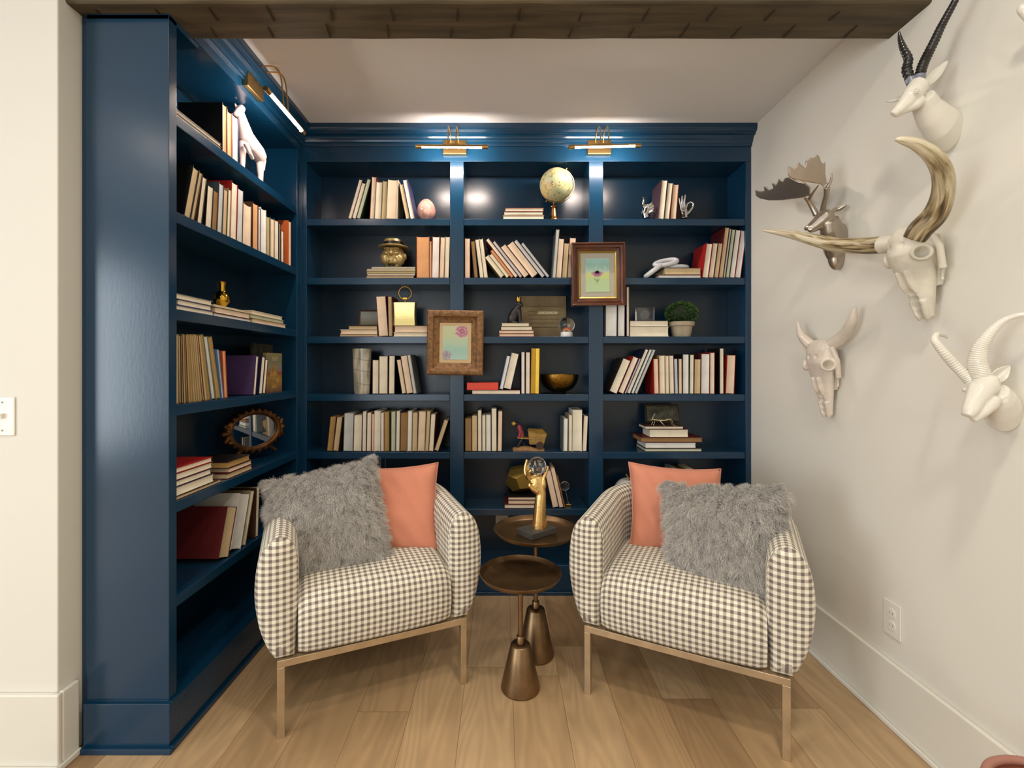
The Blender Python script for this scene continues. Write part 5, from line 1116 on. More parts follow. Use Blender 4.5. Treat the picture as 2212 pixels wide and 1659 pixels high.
# horse
HORSE = mat('blush_porcelain', 'E8D3CE', 0.3, coat=0.4)
t = thing('horse_figurine', 'white porcelain horse figurine with upstretched neck on the side bookcase top shelf', 'figurine', (-1.13, 1.92, SL[0]))
def hq(x, y, X): 
    px_ = 360 + x / 4.047; Y = -X * F / (CX - px_); return Vector((X + 1.13, Y - 1.92, HC + (CY - (50 + y / 4.047)) * Y / F - SL[0]))
m = MB(); X0 = -1.115
body = [hq(650, 1010, X0), hq(720, 1060, X0), hq(800, 1120, X0)]
m.tube([hq(640, 780, X0), hq(665, 880, X0), hq(690, 980, X0), hq(735, 1060, X0), hq(790, 1130, X0), hq(820, 1180, X0)], [0.017, 0.024, 0.032, 0.036, 0.035, 0.030], 18)
m.tube([hq(655, 745, X0 ), hq(625, 770, X0 + 0.01), hq(600, 800, X0 + 0.02)], [0.016, 0.013, 0.009], 14)
m.tube([hq(610, 740, X0 - 0.01), hq(597, 700, X0 - 0.008)], [0.006, 0.003], 10).tube([hq(655, 745, X0), hq(660, 708, X0)], [0.006, 0.003], 10)
def leg(p0, p1, p2, r): m.tube([p0, p1, p2], [r, r * 0.6, r * 0.5], 10)
for dx in (0.0, -0.035):
    z0 = 0.008
    a_ = hq(665, 1040, X0 + dx); leg(a_, Vector((a_.x, a_.y - 0.004, 0.05)), Vector((a_.x, a_.y - 0.008, z0)), 0.017)
    a_ = hq(815, 1180, X0 + dx); leg(a_, Vector((a_.x, a_.y + 0.006, 0.055)), Vector((a_.x, a_.y - 0.004, z0)), 0.020)
m.tube([hq(690, 1050, X0 + 0.025), hq(730, 1140, X0 + 0.035), hq(752, 1185, X0 + 0.03)], [0.012, 0.008, 0.008], 10)
m.tube([hq(845, 1120, X0), hq(858, 1200, X0), hq(850, 1290, X0)], [0.008, 0.007, 0.004], 8)
organic('body', m, 0.003, HORSE, t, 3)
# gold bottle vase
cy = ls(479, -1.13)
t = thing('vase', 'small mirror-gold gourd-shaped vase on the middle stack of flat books', 'vase', (-1.13, cy, zB + 0.0003))
MB().lathe([(0.0, 0), (0.016, 0), (0.017, 0.002), (0.015, 0.010), (0.020, 0.018), (0.029, 0.032), (0.031, 0.046), (0.026, 0.060), (0.016, 0.069), (0.0145, 0.075), (0.0145, 0.106), (0.017, 0.110), (0.0155, 0.110), (0.013, 0.105), (0.012, 0.08), (0, 0.075)], 40).build('vase', mat('mirror_gold', 'C9A035', 0.07, 1.0), t)
# face-out books
def face_out(label, p0, p1, ytop, X, row, art, txt=None):
    Y0, Y1 = ls(p0, X), ls(p1, X); zt = HC + (CY - ytop) * (Y0 + Y1) / 2 / F
    t = thing('book', label, 'book', (X, Y0, SL[row] + 0.0004), PI / 2, 'face-out picture books'); w_, h_ = Y1 - Y0, zt - SL[row]
    MB().box(0, w_, 0, 0.0015, 0, h_).box(0, w_, 0.0135, 0.015, 0, h_).box(0, 0.0015, 0.0015, 0.0135, 0, h_).build('cover', art, t)
    MB().box(0.0015, w_ - 0.002, 0.0016, 0.0134, 0.002, h_ - 0.002).build('pages', pgm('tan'), t)
    return t, w_, h_
ART1 = grad_art('cover_painting', [(0, '6A4A2C'), (0.2, '8A6A3C'), (0.38, 'A07838'), (0.52, '8A4A30'), (0.62, '8C8470'), (0.8, '7E7A5C'), (1, '8A7E50')], 5)
t, w_, h_ = face_out('face-out book with a painted figure in yellow on its cover, side bookcase', 575, 609, 763, -1.09, 3, ART1)
text_mesh('title_letters', 'R&M', 0.030, mat('title_ink', 'B3A878', 0.6), Matrix.Translation((w_ * 0.55, -0.0006, h_ - 0.028)) @ Matrix.Rotation(PI / 2, 4, 'X'), t)
P = [(0.3, 0.62), (0.42, 0.74), (0.5, 0.66), (0.72, 0.42), (0.88, 0.30), (0.7, 0.22), (0.6, 0.10), (0.35, 0.12), (0.2, 0.35)]
MB().add([(x * w_, -0.0006, z * h_) for x, z in P], [tuple(range(len(P)))[::-1]]).build('cover_figure', mat('figure_yellow', 'A8823C', 0.7, var=0.4, vscale=30), t)
face_out('larger dark face-out picture book standing behind the one with the painted figure', 548, 600, 744, -1.175, 3, mat('dark_picture', '4A4438', 0.5, var=0.9, vscale=18))
# oval mirror
MIR = mat('mirror', 'D8DADC', 0.02, 1.0)
GILT = mat('old_gilt', '6A4520', 0.42, 0.7, bump=0.8, bscale=50, var=0.4, vscale=30)
mc = Vector((-1.160, 2.165, 0.905)); t = thing('mirror', 'oval mirror in an ornate old gilt frame on the fifth shelf, side bookcase', 'mirror', (mc.x, mc.y, SL[4]))
nrm = Vector((0.90, -0.43, 0.02)).normalized(); ux = Vector((0.43, 0.90, 0)).normalized(); uz = ux.cross(nrm); uz = -uz if uz.z < 0 else uz; mc = mc - t.location
E = lambda a, ra_, rb_, o_=0.0: mc + ux * (ra_ * math.cos(a)) + uz * (rb_ * math.sin(a)) + nrm * o_
m = MB(); n = 48
m.tube([E(2 * PI * k / n, 0.124, 0.085, 0.006) for k in range(n + 1)], 0.0125, 10, caps=False)
rr = random.Random(2)
for k in range(26):
    a = 2 * PI * k / 26; big = 1 + 0.5 * (math.cos(2 * a) ** 2); m.ball(E(a, 0.134 + 0.004 * big, 0.093, 0.006), (0.010 * big, 0.008, 0.010 * big), 10)
for a0 in (0.0, PI): 
    for d in (-0.35, 0, 0.35): m.ball(E(a0 + d, 0.152, 0.098, 0.006), 0.011, 10)
m.tube([E(-1.0, 0.125, 0.095, 0.004), E(-0.92, 0.160, 0.126, 0.0), E(-0.86, 0.175, 0.146, 0.0)], [0.012, 0.009, 0.008], 10)
m.tube([E(PI + 1.0, 0.125, 0.095, 0.004), E(PI + 0.95, 0.150, 0.126, 0.0), E(PI + 0.9, 0.155, 0.146, 0.0)], [0.012, 0.009, 0.008], 10)
organic('frame', m, 0.0034, GILT, t, 1)
b = MB(); b.add([mc + nrm * 0.004] + [E(2 * PI * k / n, 0.121, 0.082, 0.004) for k in range(n)], [(0, 1 + k, 1 + (k + 1) % n) for k in range(n)]); b.build('mirror_glass', MIR, t)
b = MB(); b.add([mc - nrm * 0.002] + [E(2 * PI * k / n, 0.124, 0.085, -0.002) for k in range(n)], [(0, 1 + (k + 1) % n, 1 + k) for k in range(n)]); b.build('back_board', mat('backing_board', '5A4630', 0.9), t)
# ---------------------------------------------------------------- golden hand holding a crystal ball
ht = Vector((tt[0] + 0.002, tt[1] - 0.01, zt2 - 0.0075)); t = thing('hand_sculpture', 'golden forearm and open hand on a dark slate block, on the taller side table', 'sculpture', ht)
SLATE = mat('slate', '45443F', 0.6, bump=0.3, bscale=60, var=0.15, vscale=20)
MB().box(-0.068, 0.068, -0.048, 0.048, 0, 0.024, M=Matrix.Rotation(math.radians(38), 4, 'Z')).build('base', SLATE, t, bevel=0.0015)
HG = mat('gold_leaf', 'DDBB7C', 0.27, 1.0, bump=0.35, bscale=55)
Yh = ht.y
def hh(x, y, dy=0.0): v = pw(1060 + x / 7.9, 970 + y / 7.9, Yh) - ht; v.y = dy; return v
m = MB(); zb = hh(830, 1340).z
m.tube([Vector((hh(830, 0).x, 0, 0.022)), hh(835, 1180), hh(845, 980), hh(850, 850), hh(855, 760), hh(820, 650), hh(790, 560), hh(770, 490)],
       [(0.0325, 0.030), (0.0285, 0.027), (0.0255, 0.024), (0.0230, 0.021), (0.0215, 0.018), (0.0270, 0.017), (0.0300, 0.015), (0.0285, 0.012)], 20, up=(0, 1, 0))
m.ball(hh(740, 640, -0.006), (0.018, 0.015, 0.022), 14).ball(hh(900, 600, 0.0), (0.012, 0.015, 0.030), 14)
bc = hh(795, 285); br = 0.0370
# thumb curled in front at the lower left, four fingers round the ball
m.tube([hh(790, 720, -0.012), hh(710, 660, -0.018), hh(655, 600, -0.020), hh(650, 575, -0.016)], [0.0115, 0.0095, 0.008, 0.0065], 12)
def finger(P, R_): m.tube(smooth_pts(P, 16), [R_[0] + (R_[1] - R_[0]) * i / 16 for i in range(len(smooth_pts(P, 16)))], 12)
finger([hh(660, 520, 0.006), hh(600, 430, 0.008), hh(590, 330, 0.012), hh(625, 190, 0.014)], (0.0098, 0.0062))
finger([hh(680, 500, 0.016), hh(640, 420, 0.030), hh(650, 320, 0.036), hh(690, 240, 0.036)], (0.0095, 0.0060))
finger([hh(840, 490, 0.018), hh(860, 420, 0.034), hh(880, 330, 0.038), hh(870, 250, 0.036)], (0.0092, 0.0058))
finger([hh(880, 560, 0.0), hh(915, 470, 0.004), hh(955, 390, 0.008), hh(980, 300, 0.010)], (0.0088, 0.0052))
finger([hh(650, 500, -0.006), hh(625, 420, -0.012), hh(650, 370, -0.022), hh(690, 335, -0.028)], (0.0088, 0.0058))
m.ball(hh(745, 475, 0.004), (0.028, 0.016, 0.008), 14)
organic('arm_and_hand', m, 0.0019, HG, t, 2)
t = thing('crystal_ball', 'clear crystal ball held in the golden hand', 'ball', ht + bc); MB().ball((0, 0, 0), br, 48).build('ball', GL, t)

# ---------------------------------------------------------------- wall plates and corner stool
PLATE = mat('white_plastic', 'E9E6DC', 0.3)
def outlet(label, M, kind):
    t = thing('power_outlet' if kind == 'o' else 'light_switch', label, 'outlet' if kind == 'o' else 'switch'); t.matrix_world = M
    MB().box(-0.0355, 0.0355, -0.005, 0, -0.058, 0.058).build('plate', PLATE, t, bevel=0.003)
    DK = mat('socket_dark', '9A9286', 0.6)
    for s in (-1, 1):
        if kind == 'o':
            MB().lathe([(0.0, 0.0), (0.0165, 0.0), (0.0165, 0.0018), (0, 0.0018)], 28, M=Matrix.Translation((0, -0.005, s * 0.020)) @ Matrix.Rotation(PI / 2, 4, 'X')).build('socket', PLATE, t)
            for q in (-0.006, 0.006): MB().box(q - 0.001, q + 0.001, -0.0074, -0.0066, s * 0.020 - 0.003, s * 0.020 + 0.005).build('slot', DK, t)
    if kind == 's': MB().box(-0.005, 0.005, -0.014, -0.005, -0.004, 0.010, M=Matrix.Rotation(0.2, 4, 'X')).build('toggle', PLATE, t); [MB().ball((0, -0.005, s * 0.042), 0.0028, 10).build('screw', mat('screw', 'B8AFA0', 0.4, 0.6), t) for s in (-1, 1)]
    return t
Yp = RW * F / (1929 - CX)
outlet('white duplex power outlet low on the right wall above the baseboard', Matrix.Translation((RW - 0.0002, Yp, HC + (CY - 1338) * Yp / F)) @ Matrix.Rotation(-PI / 2, 4, 'Z'), 'o')
outlet('white light switch at the left edge of the near wall', Matrix.Translation(((9 - CX) * 1.39 / F, YF - 0.0002, HC + (CY - 899) * 1.39 / F)), 's')
outlet('pale power outlet on the bookcase back panel beneath the lowest shelf', Matrix.Translation(((1084 - CX) * 2.64 / F, YP - 0.0003, 0.312)), 'o')
t = thing('round_stool', 'round brown stool with pinkish rim, cut off at the bottom right corner', 'stool', (1.150, 0.930, 0))
zs_ = 0.310
MB().lathe([(0.0, zs_ - 0.02), (0.115, zs_ - 0.02), (0.122, zs_ - 0.004), (0.0, zs_ - 0.006)], 48).build('seat', mat('stool_wood', '6A3620', 0.45, var=0.2, vscale=10), t)
MB().tube([(0.124 * math.cos(2 * PI * k / 64), 0.124 * math.sin(2 * PI * k / 64), zs_) for k in range(65)], 0.009, 12, caps=False).build('rim', mat('stool_rim', 'A87464', 0.4), t)
for k in range(3):
    a = 2 * PI * k / 3 + 0.4; MB().tube([(0.08 * math.cos(a), 0.08 * math.sin(a), zs_ - 0.018), (0.105 * math.cos(a), 0.105 * math.sin(a), 0.0)], [0.012, 0.009], 12).build('leg', mat('stool_wood', '6A3620', 0.45, var=0.2, vscale=10), t)
# ---------------------------------------------------------------- animal heads on the right wall
WHT = mat('gloss_white_resin', 'E4E0D4', 0.22, coat=0.3)
BONE = mat('bone_resin', 'DAD4C4', 0.5, var=0.14, vscale=16, bump=0.35, bscale=40)
BONE2 = mat('warm_bone_resin', 'DDD2C4', 0.35, var=0.16, vscale=14, coat=0.2, bump=0.3, bscale=40)
SILV = mat('warm_silver', 'B0A598', 0.3, 0.9, bump=0.05, bscale=30)
def wroot(name, label, cat, px, py): return thing(name, label, cat, ws(px, py, 0), 0, None)
def LP(t, lst): return [ws(*p) - t.location for p in lst]
def horn_tube(t, pts, radii, m_, n=90, rings=0, depth=0.08, name='horn', keep=0.9, flat=1.0):
    r3 = [tuple(p) + (r,) for p, r in zip(pts, radii)]; S_ = smooth_pts(r3, n); P = [Vector(s[:3]) for s in S_]; R = []
    for i, s in enumerate(S_):
        u = i / (len(S_) - 1); q = 1.0
        if rings and u < keep: q = 1 + depth * (abs(((u * rings) % 1.0) - 0.5) * 4 - 1) * (1 - 0.5 * u)
        R.append((max(0.0008, s[3] * q), max(0.0008, s[3] * q * flat)))
    R[-1] = (R[-1][0] * 0.35, R[-1][1] * 0.35)
    return MB().tube(P, R, 18).build(name, m_, t)
def ear(t, p0, p1, wdt, nrm, m_, curl=0.35, name='ear'):
    p0, p1 = Vector(p0), Vector(p1); ax = p1 - p0; L_ = ax.length; ax.normalize(); n_ = Vector(nrm); n_ = (n_ - ax * n_.dot(ax)).normalized(); sd = ax.cross(n_); vs = []; N_ = 12; Mq = 8
    for i in range(N_ + 1):
        u = i / N_; w_ = wdt * (math.sin(PI * min(1, u * 0.92 + 0.08)) ** 0.8) * (1 - 0.35 * u) + 0.0006
        for j in range(Mq + 1):
            v = -1 + 2 * j / Mq; vs.append(p0 + ax * (L_ * u) + sd * (w_ * v) + n_ * (-curl * w_ * (1 - v * v) * 1.6))
    b = MB(); b.add(vs, [(i * (Mq + 1) + j, i * (Mq + 1) + j + 1, (i + 1) * (Mq + 1) + j + 1, (i + 1) * (Mq + 1) + j) for i in range(N_) for j in range(Mq)], True)
    o = b.build(name, m_, t); s_ = o.modifiers.new('s', 'SOLIDIFY'); s_.thickness = 0.0028; s_.offset = 0; return o
UPZ = (0, 0, 1)
# --- gazelle
t = wroot('gazelle_head', 'white gazelle head with long black ringed horns, highest on the wall', 'wall trophy', 2044, 282)
m = MB()
m.tube(LP(t, [(2046, 284, 0.001), (2043, 282, 0.012), (2030, 268, 0.045), (2014, 250, 0.075), (2001, 231, 0.10), (1993, 210, 0.122)]), [(0.038, 0.064), (0.040, 0.064), (0.040, 0.056), (0.036, 0.046), (0.031, 0.036), (0.026, 0.030)], 28, up=UPZ)
m.tube(LP(t, [(1994, 190, 0.115), (1982, 188, 0.135), (1972, 204, 0.155), (1955, 224, 0.178), (1938, 240, 0.198), (1928, 248, 0.207)]), [(0.018, 0.018), (0.025, 0.027), (0.022, 0.026), (0.0165, 0.019), (0.0125, 0.0135), (0.009, 0.010)], 24, up=UPZ)
m.tube(LP(t, [(1990, 216, 0.132), (1978, 226, 0.150), (1955, 237, 0.176), (1934, 250, 0.198)]), [0.014, 0.0145, 0.011, 0.007], 16)
for s in (1, -1): m.ball(ws(1975 if s > 0 else 1968, 200, 0.165) - t.location + Vector((0, -0.004 if s > 0 else 0.030, 0)), (0.008, 0.007, 0.008), 12)
e_ = ws(1975, 202, 0.155) - t.location
organic('head_and_neck', m, 0.0028, WHT, t, 4, dents=[(ws(1929, 246, 0.21) - t.location + Vector((0, -0.010, 0)), 0.006, 0.003, (0, 1, 0))])
ev = ws(1975, 201, 0.165) - t.location + Vector((-0.001, -0.0085, 0)); MB().ball(ev, (0.0048, 0.0048, 0.0042), 14).build('eye', WHT, t)
MB().tube([ev + Vector((0.0075 * math.cos(a), -0.001, 0.0055 * math.sin(a))) for a in [2 * PI * k / 20 for k in range(21)]], 0.0012, 8, caps=False).build('eyelid', WHT, t)
BH_ = mat('black_horn', '1E1C1C', 0.3, coat=0.3)
PALE = mat('pale_horn_base', '7C8290', 0.3)
h1 = LP(t, [(1968, 176, 0.145), (1959, 150, 0.15), (1962, 128, 0.152), (1952, 106, 0.155), (1945, 86, 0.158), (1942, 68, 0.162)])
horn_tube(t, h1, [0.0112, 0.0122, 0.0105, 0.0088, 0.0062, 0.0022], BH_, 110, 16, 0.10)
h2 = LP(t, [(1986, 168, 0.13), (1993, 142, 0.125), (2004, 118, 0.118), (2018, 90, 0.11), (2032, 60, 0.10), (2047, 32, 0.095), (2064, 0, 0.09), (2080, -40, 0.085), (2090, -75, 0.085)])
horn_tube(t, h2, [0.0125, 0.0125, 0.0120, 0.0112, 0.0102, 0.0092, 0.008, 0.006, 0.003], BH_, 200, 34, 0.10)
for q, r_ in ((h1, 0.0122), (h2, 0.0134)):
    a_, b_ = Vector(q[0]), Vector(q[1]); MB().tube([a_ - (b_ - a_) * 0.12, a_ + (b_ - a_) * 0.22], [r_, r_ * 1.02], 20).build('horn_ring', PALE, t)
ear(t, ws(1997, 186, 0.112) - t.location, ws(2048, 130, 0.050) - t.location, 0.0150, Vector((-0.6, -0.8, 0)), WHT)
ear(t, ws(1963, 203, 0.130) - t.location + Vector((0, 0.01, 0)), ws(1915, 220, 0.125) - t.location, 0.013, Vector((-0.6, -0.5, 0.6)), WHT)

# --- silver moose
t = wroot('moose_head', 'silver moose head with broad flat antlers, behind the long left horn', 'wall trophy', 1808, 520)
m = MB()
m.tube(LP(t, [(1808, 522, 0.001), (1806, 521, 0.012), (1800, 508, 0.040), (1795, 492, 0.060), (1791, 474, 0.075)]), [(0.040, 0.088), (0.044, 0.086), (0.042, 0.066), (0.036, 0.046), (0.030, 0.034)], 26, up=UPZ)
m.ball(ws(1807, 556, 0.018) - t.location, (0.030, 0.026, 0.050), 18)
m.tube(LP(t, [(1793, 462, 0.072), (1785, 468, 0.085), (1774, 477, 0.100), (1760, 488, 0.118), (1749, 495, 0.132), (1745, 497, 0.136)]), [(0.024, 0.024), (0.028, 0.030), (0.024, 0.028), (0.019, 0.023), (0.017, 0.018), (0.012, 0.012)], 22, up=UPZ)
m.ball(ws(1746, 492, 0.134) - t.location, (0.013, 0.018, 0.011), 12)
organic('head_and_neck', m, 0.0034, SILV, t, 3, dents=[(ws(1745, 495, 0.142) - t.location + Vector((0, -0.012, 0)), 0.008, 0.004, (0.6, 0.8, 0))])
MB().ball(ws(1768, 475, 0.092) - t.location + Vector((0, -0.020, 0.004)), 0.0055, 12).build('eye', SILV, t)
ear(t, ws(1797, 457, 0.065) - t.location, ws(1829, 443, 0.02) - t.location, 0.014, (-0.7, -0.6, 0.3), SILV)
def cm(x, y): return (1620 + x / 5.925, 320 + y / 5.925)
def antler(stem, radii, outline, dfun, tine=None):
    P = [ws(*cm(x, y), d) - t.location for x, y, d in stem]; b = MB(); r3 = smooth_pts([tuple(p) + (r,) for p, r in zip(P, radii)], 20)
    b.tube([Vector(q[:3]) for q in r3], [q[3] for q in r3], 12)
    if tine:
        Q = [ws(*cm(x, y), d) - t.location for x, y, d in tine]; b.tube(Q, [0.0065, 0.005, 0.0025], 10)
    O = [ws(*cm(x, y), dfun(x, y)) - t.location for x, y in outline]; n_ = len(O); nn = (O[n_ // 3] - O[0]).cross(O[2 * n_ // 3] - O[0]).normalized() * 0.0022
    bmx = bmesh.new(); f_ = bmx.faces.new([bmx.verts.new(p - nn) for p in O]); r_ = bmesh.ops.triangulate(bmx, faces=[f_]); 
    bmesh.ops.subdivide_edges(bmx, edges=[e for e in bmx.edges], cuts=1)
    ex = bmesh.ops.extrude_face_region(bmx, geom=list(bmx.faces)); bmesh.ops.translate(bmx, verts=[g for g in ex['geom'] if isinstance(g, bmesh.types.BMVert)], vec=nn * 2)
    bmesh.ops.triangulate(bmx, faces=bmx.faces); bmx.verts.index_update(); b.add([v.co.copy() for v in bmx.verts], [tuple(v.index for v in f.verts) for f in bmx.faces]); bmx.free()
    o = organic('antler', b, 0.0022, SILV, t, 3)
out1 = [(66, 532), (85, 540), (150, 552), (185, 545), (192, 520), (172, 488), (186, 478), (215, 500), (255, 530), (300, 512), (300, 480), (278, 448), (295, 438), (335, 470), (385, 470), (395, 440), (362, 400), (380, 390), (430, 420), (455, 370), (500, 365), (620, 430), (700, 440), (770, 500), (770, 590), (700, 630), (560, 650), (400, 668), (250, 670), (130, 645), (80, 610)]
antler([(855, 860, 0.085), (800, 760, 0.10), (755, 680, 0.115), (725, 620, 0.125)], [0.012, 0.010, 0.009, 0.012], out1, lambda x, y: 0.125 + (720 - x) / 720 * 0.03 + (620 - y) * 0.0001, [(760, 650, 0.118), (800, 580, 0.125), (880, 470, 0.13)])
out2 = [(486, 232), (512, 240), (560, 262), (610, 258), (622, 235), (605, 185), (625, 180), (660, 215), (700, 245), (722, 235), (722, 200), (705, 160), (725, 150), (760, 200), (790, 228), (812, 195), (790, 160), (765, 125), (785, 115), (820, 150), (850, 180), (875, 175), (868, 140), (840, 95), (858, 82), (890, 110), (910, 170), (940, 210), (955, 172), (968, 185), (965, 330), (990, 480), (960, 510), (900, 460), (700, 430), (540, 395), (488, 350)]
antler([(930, 820, 0.08), (945, 720, 0.09), (980, 600, 0.10), (985, 500, 0.11)], [0.012, 0.009, 0.009, 0.011], out2, lambda x, y: 0.11 + (970 - x) / 485 * 0.115 + (500 - y) * 0.00005, [(985, 510, 0.108), (1035, 430, 0.10), (1050, 320, 0.095)])

# --- skulls
def skull(name, label, Yc, ztop, L_, wk, dk, m_, seedpx, far_shift=0.0):
    t = thing(name, label, 'wall trophy', (RW, Yc, ztop)); m = MB(); 
    st = [(0.00, .080, .030, .014), (0.05, .086, .052, .034), (0.14, .086, .060, .044), (0.30, .084, .060, .050), (0.42, .074, .054, .045), (0.56, .060, .044, .040), (0.70, .050, .036, .032), (0.84, .042, .029, .024), (1.0, .034, .023, .013)]
    m.tube([(-d * dk, 0, -u * L_) for u, d, a, b_ in st], [(a * wk, b_ * dk) for u, d, a, b_ in st], 30, up=(-1, 0, 0))
    m.tube([(-.02 * dk, 0, -0.10 * L_), (-.022 * dk, 0, -0.45 * L_), (-.018 * dk, 0, -0.66 * L_)], [(.034 * wk, .012), (.046 * wk, .020), (.034 * wk, .012)], 20, up=(-1, 0, 0))
    for s in (-1, 1):
        c = Vector((-.098 * dk, s * .056 * wk, -0.33 * L_)); ax = Vector((-0.45, s * 0.85, 0.05)).normalized(); u = ax.cross(Vector((0, 0, 1))).normalized(); v = ax.cross(u)
        m.tube([c + u * (0.021 * math.cos(a)) + v * (0.019 * math.sin(a)) for a in [2 * PI * k / 24 for k in range(25)]], 0.0065, 10, caps=False)
        m.tube([(-.085 * dk, s * .060 * wk, -0.10 * L_), (-.06 * dk, s * .070 * wk, -0.28 * L_), (-.040 * dk, s * .058 * wk, -0.50 * L_)], [0.010, 0.009, 0.010], 10)
        m.tube([(-.105 * dk, s * .014, -0.50 * L_), (-.092 * dk, s * .015, -0.64 * L_), (-.078 * dk, s * .013, -0.74 * L_)], [(0.012, 0.008), (0.010, 0.008), (0.004, 0.004)], 12)
        m.tube([(-.060 * dk, s * .018, -0.82 * L_), (-.046 * dk, s * .014, -0.98 * L_), (-.040 * dk, s * .012, -1.03 * L_)], [0.010, 0.009, 0.007], 12)
        for k in range(6): m.ball((-.030 * dk, s * .047 * wk, -(0.46 + 0.03 * k) * L_), (0.006, 0.004, 0.0045), 8)
    dents = []
    for s in (-1, 1):
        dents.append((Vector((-.100 * dk, s * .058 * wk, -0.33 * L_)), 0.0195, 0.030, (0.45, -s * 0.85, 0)))
        dents.append((Vector((-.125 * dk, s * .020, -0.22 * L_)), 0.012, 0.006, (1, 0, 0)))
    for k in range(4): dents.append((Vector((-(.088 - .012 * k) * dk, 0, -(0.74 + 0.065 * k) * L_)), 0.017 - 0.001 * k, 0.026, (1, 0, 0)))
    o = organic('skull', m, 0.0028, m_, t, 2, dents=dents)
    return t
t = skull('longhorn_skull', 'large bone-white longhorn skull with two long streaked horns', 1.395, HC + (CY - 489) * 1.39 / F, 0.272, 1.0, 1.02, BONE, 0)
HORNM = mat('streaked_horn', '9C8A66', 0.42, var=0.75, vscale=10, stretch=(1, 1, 1), bump=0.6, bscale=30)
def horn_mat():
    m = bpy.data.materials.new('streaked_horn_skin'); m.use_nodes = True; nt = m.node_tree; N = nt.nodes; L = nt.links; b = N['Principled BSDF']; b.inputs['Roughness'].default_value = 0.4
    at = N.new('ShaderNodeUVMap'); at.uv_map = 'cloth'; mp = N.new('ShaderNodeMapping'); mp.inputs['Scale'].default_value = (34, 9, 1); L.new(at.outputs[0], mp.inputs[0])
    n1 = N.new('ShaderNodeTexNoise'); n1.inputs['Scale'].default_value = 1.0; n1.inputs['Detail'].default_value = 5; n1.inputs['Distortion'].default_value = 0.7; L.new(mp.outputs[0], n1.inputs['Vector'])
    sp = N.new('ShaderNodeSeparateXYZ'); L.new(at.outputs[0], sp.inputs[0])
    mr = N.new('ShaderNodeMapRange'); mr.inputs[1].default_value = 0.0; mr.inputs[2].default_value = 0.42; mr.inputs[3].default_value = 0.10; mr.inputs[4].default_value = -0.20; L.new(sp.outputs[1], mr.inputs[0])
    sb = N.new('ShaderNodeMath'); sb.operation = 'SUBTRACT'; L.new(n1.outputs[0], sb.inputs[0]); L.new(mr.outputs[0], sb.inputs[1])
    r = N.new('ShaderNodeValToRGB'); L.new(sb.outputs[0], r.inputs[0]); e = r.color_ramp.elements
    e[0].position = 0.30; e[0].color = (*rgb('3E3020'), 1); e[1].position = 0.72; e[1].color = (*rgb('DCD2B8'), 1)
    for p_, c_ in ((0.38, '6B583A'), (0.48, '9C8A64'), (0.60, 'C4B692')): k = e.new(p_); k.color = (*rgb(c_), 1)
    L.new(r.outputs[0], b.inputs['Base Color']); bp = N.new('ShaderNodeBump'); bp.inputs['Strength'].default_value = 0.6; bp.inputs['Distance'].default_value = 0.003; L.new(n1.outputs[0], bp.inputs['Height']); L.new(bp.outputs[0], b.inputs['Normal'])
    return m
HSK = horn_mat()
def skinned_horn(t, pts, radii, m_):
    S_ = smooth_pts([tuple(p) + (r,) for p, r in zip(pts, radii)], 60); P = [Vector(s[:3]) for s in S_]; n = 24; b = MB(); b.tube(P, [max(0.001, s[3]) for s in S_], n); L_ = 0; acc = [0]
    for i in range(1, len(P)): L_ += (P[i] - P[i - 1]).length; acc.append(L_)
    uvf = []
    for f_ in b.f:
        if len(f_) > 4: uvf.append([(0, acc[-1])] * len(f_)); continue
        q = []
        ks = [j % n for j in f_]; wrap = max(ks) == n - 1 and min(ks) == 0
        for j in f_: k = j % n; k = n if (wrap and k == 0) else k; q.append((math.sin(2 * PI * k / n) * 0.12 if False else k / n * 0.4, acc[j // n]))
        uvf.append(q)
    return uv_mesh('horn', b.v, b.f, uvf, m_, t)
near = LP(t, [(1975, 516, 0.105), (1990, 494, 0.10), (2019, 464, 0.085), (2036, 422, 0.10), (2037, 378, 0.14), (2019, 341, 0.20), (1983, 313, 0.27), (1950, 303, 0.32), (1934, 301, 0.335)])
skinned_horn(t, near, [0.029, 0.031, 0.030, 0.026, 0.0235, 0.020, 0.0145, 0.009, 0.004], HSK)
far = LP(t, [(1912, 528, 0.115), (1890, 530, 0.118), (1861, 531, 0.122), (1807, 529, 0.135), (1757, 518, 0.155), (1710, 507, 0.185), (1668, 500, 0.212), (1648, 498, 0.225)])
skinned_horn(t, far, [0.0275, 0.027, 0.026, 0.0245, 0.021, 0.0155, 0.009, 0.003], HSK)
a_, b_ = Vector(far[0]), Vector(far[1]); d = (b_ - a_).normalized(); MB().tube([a_ - d * 0.034, a_ - d * 0.016, a_ + d * 0.004, a_ + d * 0.008], [0.026, 0.0255, 0.0285, 0.0285], 24).build('horn_collar', BONE, t)
t = skull('cow_skull', 'small cream cow skull with short upturned horns, nearest the bookcase', 1.835, HC + (CY - 735) * 1.84 / F, 0.296, 1.10, 0.66, BONE2, 0)
horn_tube(t, LP(t, [(1764, 752, 0.045), (1747, 742, 0.05), (1731, 724, 0.055), (1724, 702, 0.06), (1722, 696, 0.062)]), [0.022, 0.021, 0.015, 0.007, 0.003], BONE2)
horn_tube(t, LP(t, [(1783, 752, 0.045), (1802, 741, 0.04), (1823, 724, 0.04), (1838, 700, 0.045), (1845, 675, 0.05), (1847, 662, 0.052)]), [0.024, 0.024, 0.021, 0.017, 0.010, 0.004], BONE2)

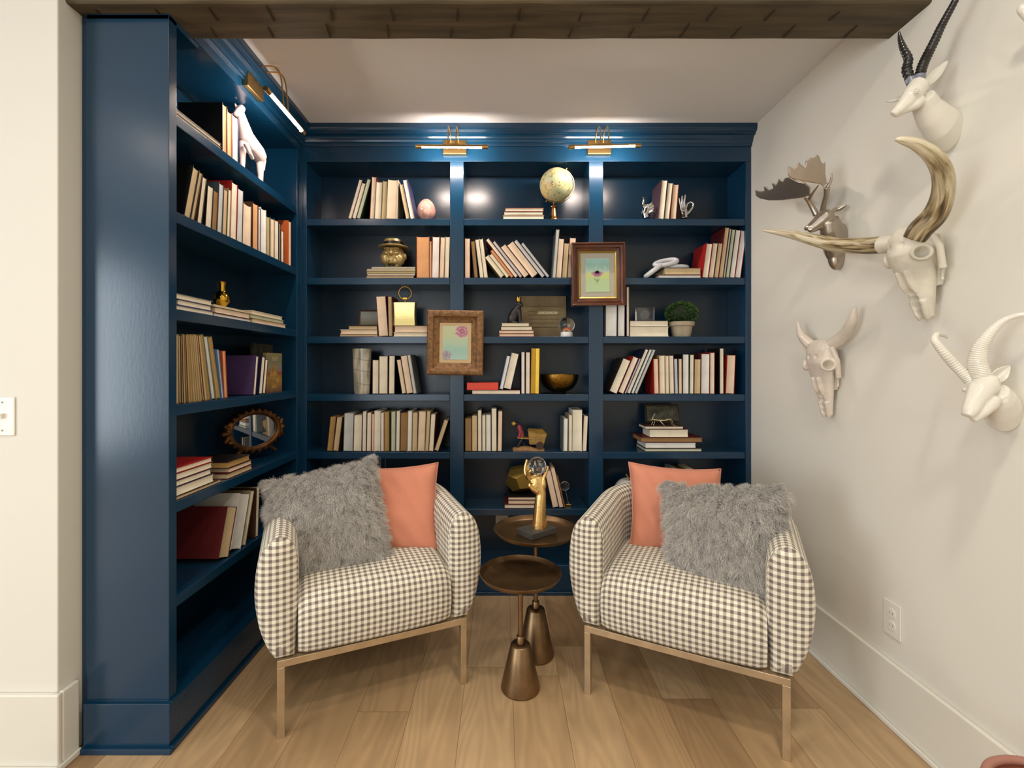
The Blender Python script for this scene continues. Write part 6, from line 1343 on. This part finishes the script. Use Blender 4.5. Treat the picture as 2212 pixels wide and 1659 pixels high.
# --- white sable head
t = wroot('antelope_head', 'white antelope head with long back-curving ribbed horns, lower right of the wall', 'wall trophy', 2166, 886)
m = MB()
m.tube(LP(t, [(2168, 888, 0.001), (2167, 887, 0.010), (2162, 876, 0.035), (2154, 862, 0.058), (2146, 848, 0.075)]), [(0.036, 0.056), (0.038, 0.056), (0.036, 0.046), (0.033, 0.038), (0.028, 0.032)], 26, up=UPZ)
m.tube(LP(t, [(2140, 830, 0.070), (2128, 832, 0.090), (2118, 845, 0.110), (2106, 867, 0.128), (2095, 888, 0.146), (2088, 899, 0.154)]), [(0.022, 0.020), (0.029, 0.027), (0.026, 0.027), (0.019, 0.022), (0.0165, 0.0165), (0.013, 0.010)], 22, up=(-1, 0, 0.3))
m.tube(LP(t, [(2148, 858, 0.085), (2138, 872, 0.097), (2120, 892, 0.120), (2100, 908, 0.140)]), [0.016, 0.018, 0.013, 0.008], 16)
m.ball(ws(2120, 836, 0.098) - t.location + Vector((0, -0.022, 0)), (0.012, 0.009, 0.009), 12).ball(ws(2086, 842, 0.11) - t.location, (0.008, 0.008, 0.008), 10)
m.ball(ws(2138, 818, 0.085) - t.location, (0.018, 0.018, 0.010), 12).ball(ws(2100, 818, 0.10) - t.location, (0.012, 0.014, 0.009), 12)
organic('head_and_neck', m, 0.0028, WHT, t, 3, dents=[(ws(2128, 852, 0.09) - t.location + Vector((0, -0.025, 0)), 0.012, 0.005, (0.3, 1, 0)), (ws(2145, 860, 0.075) - t.location + Vector((0, -0.030, 0)), 0.012, 0.004, (0.3, 1, 0))])
horn_tube(t, LP(t, [(2122, 826, 0.092), (2118, 808, 0.095), (2112, 784, 0.10), (2116, 756, 0.10), (2129, 732, 0.095), (2151, 706, 0.08), (2176, 689, 0.065), (2209, 680, 0.05), (2240, 684, 0.035)]), [0.0190, 0.0205, 0.0195, 0.0165, 0.0130, 0.0098, 0.0075, 0.0060, 0.003], WHT, 260, 50, 0.045)
horn_tube(t, LP(t, [(2096, 824, 0.105), (2082, 808, 0.115), (2063, 789, 0.13), (2044, 768, 0.15), (2028, 748, 0.165), (2019, 734, 0.17), (2024, 722, 0.155), (2040, 725, 0.11), (2046, 730, 0.08)]), [0.0130, 0.0128, 0.0122, 0.0115, 0.0098, 0.0085, 0.0065, 0.005, 0.003], WHT, 220, 36, 0.05)
ear(t, ws(2146, 824, 0.075) - t.location, ws(2182, 790, 0.035) - t.location, 0.0165, Vector((-0.5, -0.85, 0.1)), WHT, 0.6)
# tip of another trophy entering the frame
t = wroot('trophy_horn', 'white horn tip of another trophy entering at the top right edge', 'wall trophy', 2252, 60)
horn_tube(t, LP(t, [(2252, 60, 0.0), (2240, 48, 0.03), (2222, 34, 0.05), (2209, 20, 0.06), (2206, 12, 0.062)]), [0.016, 0.013, 0.011, 0.010, 0.006], WHT)
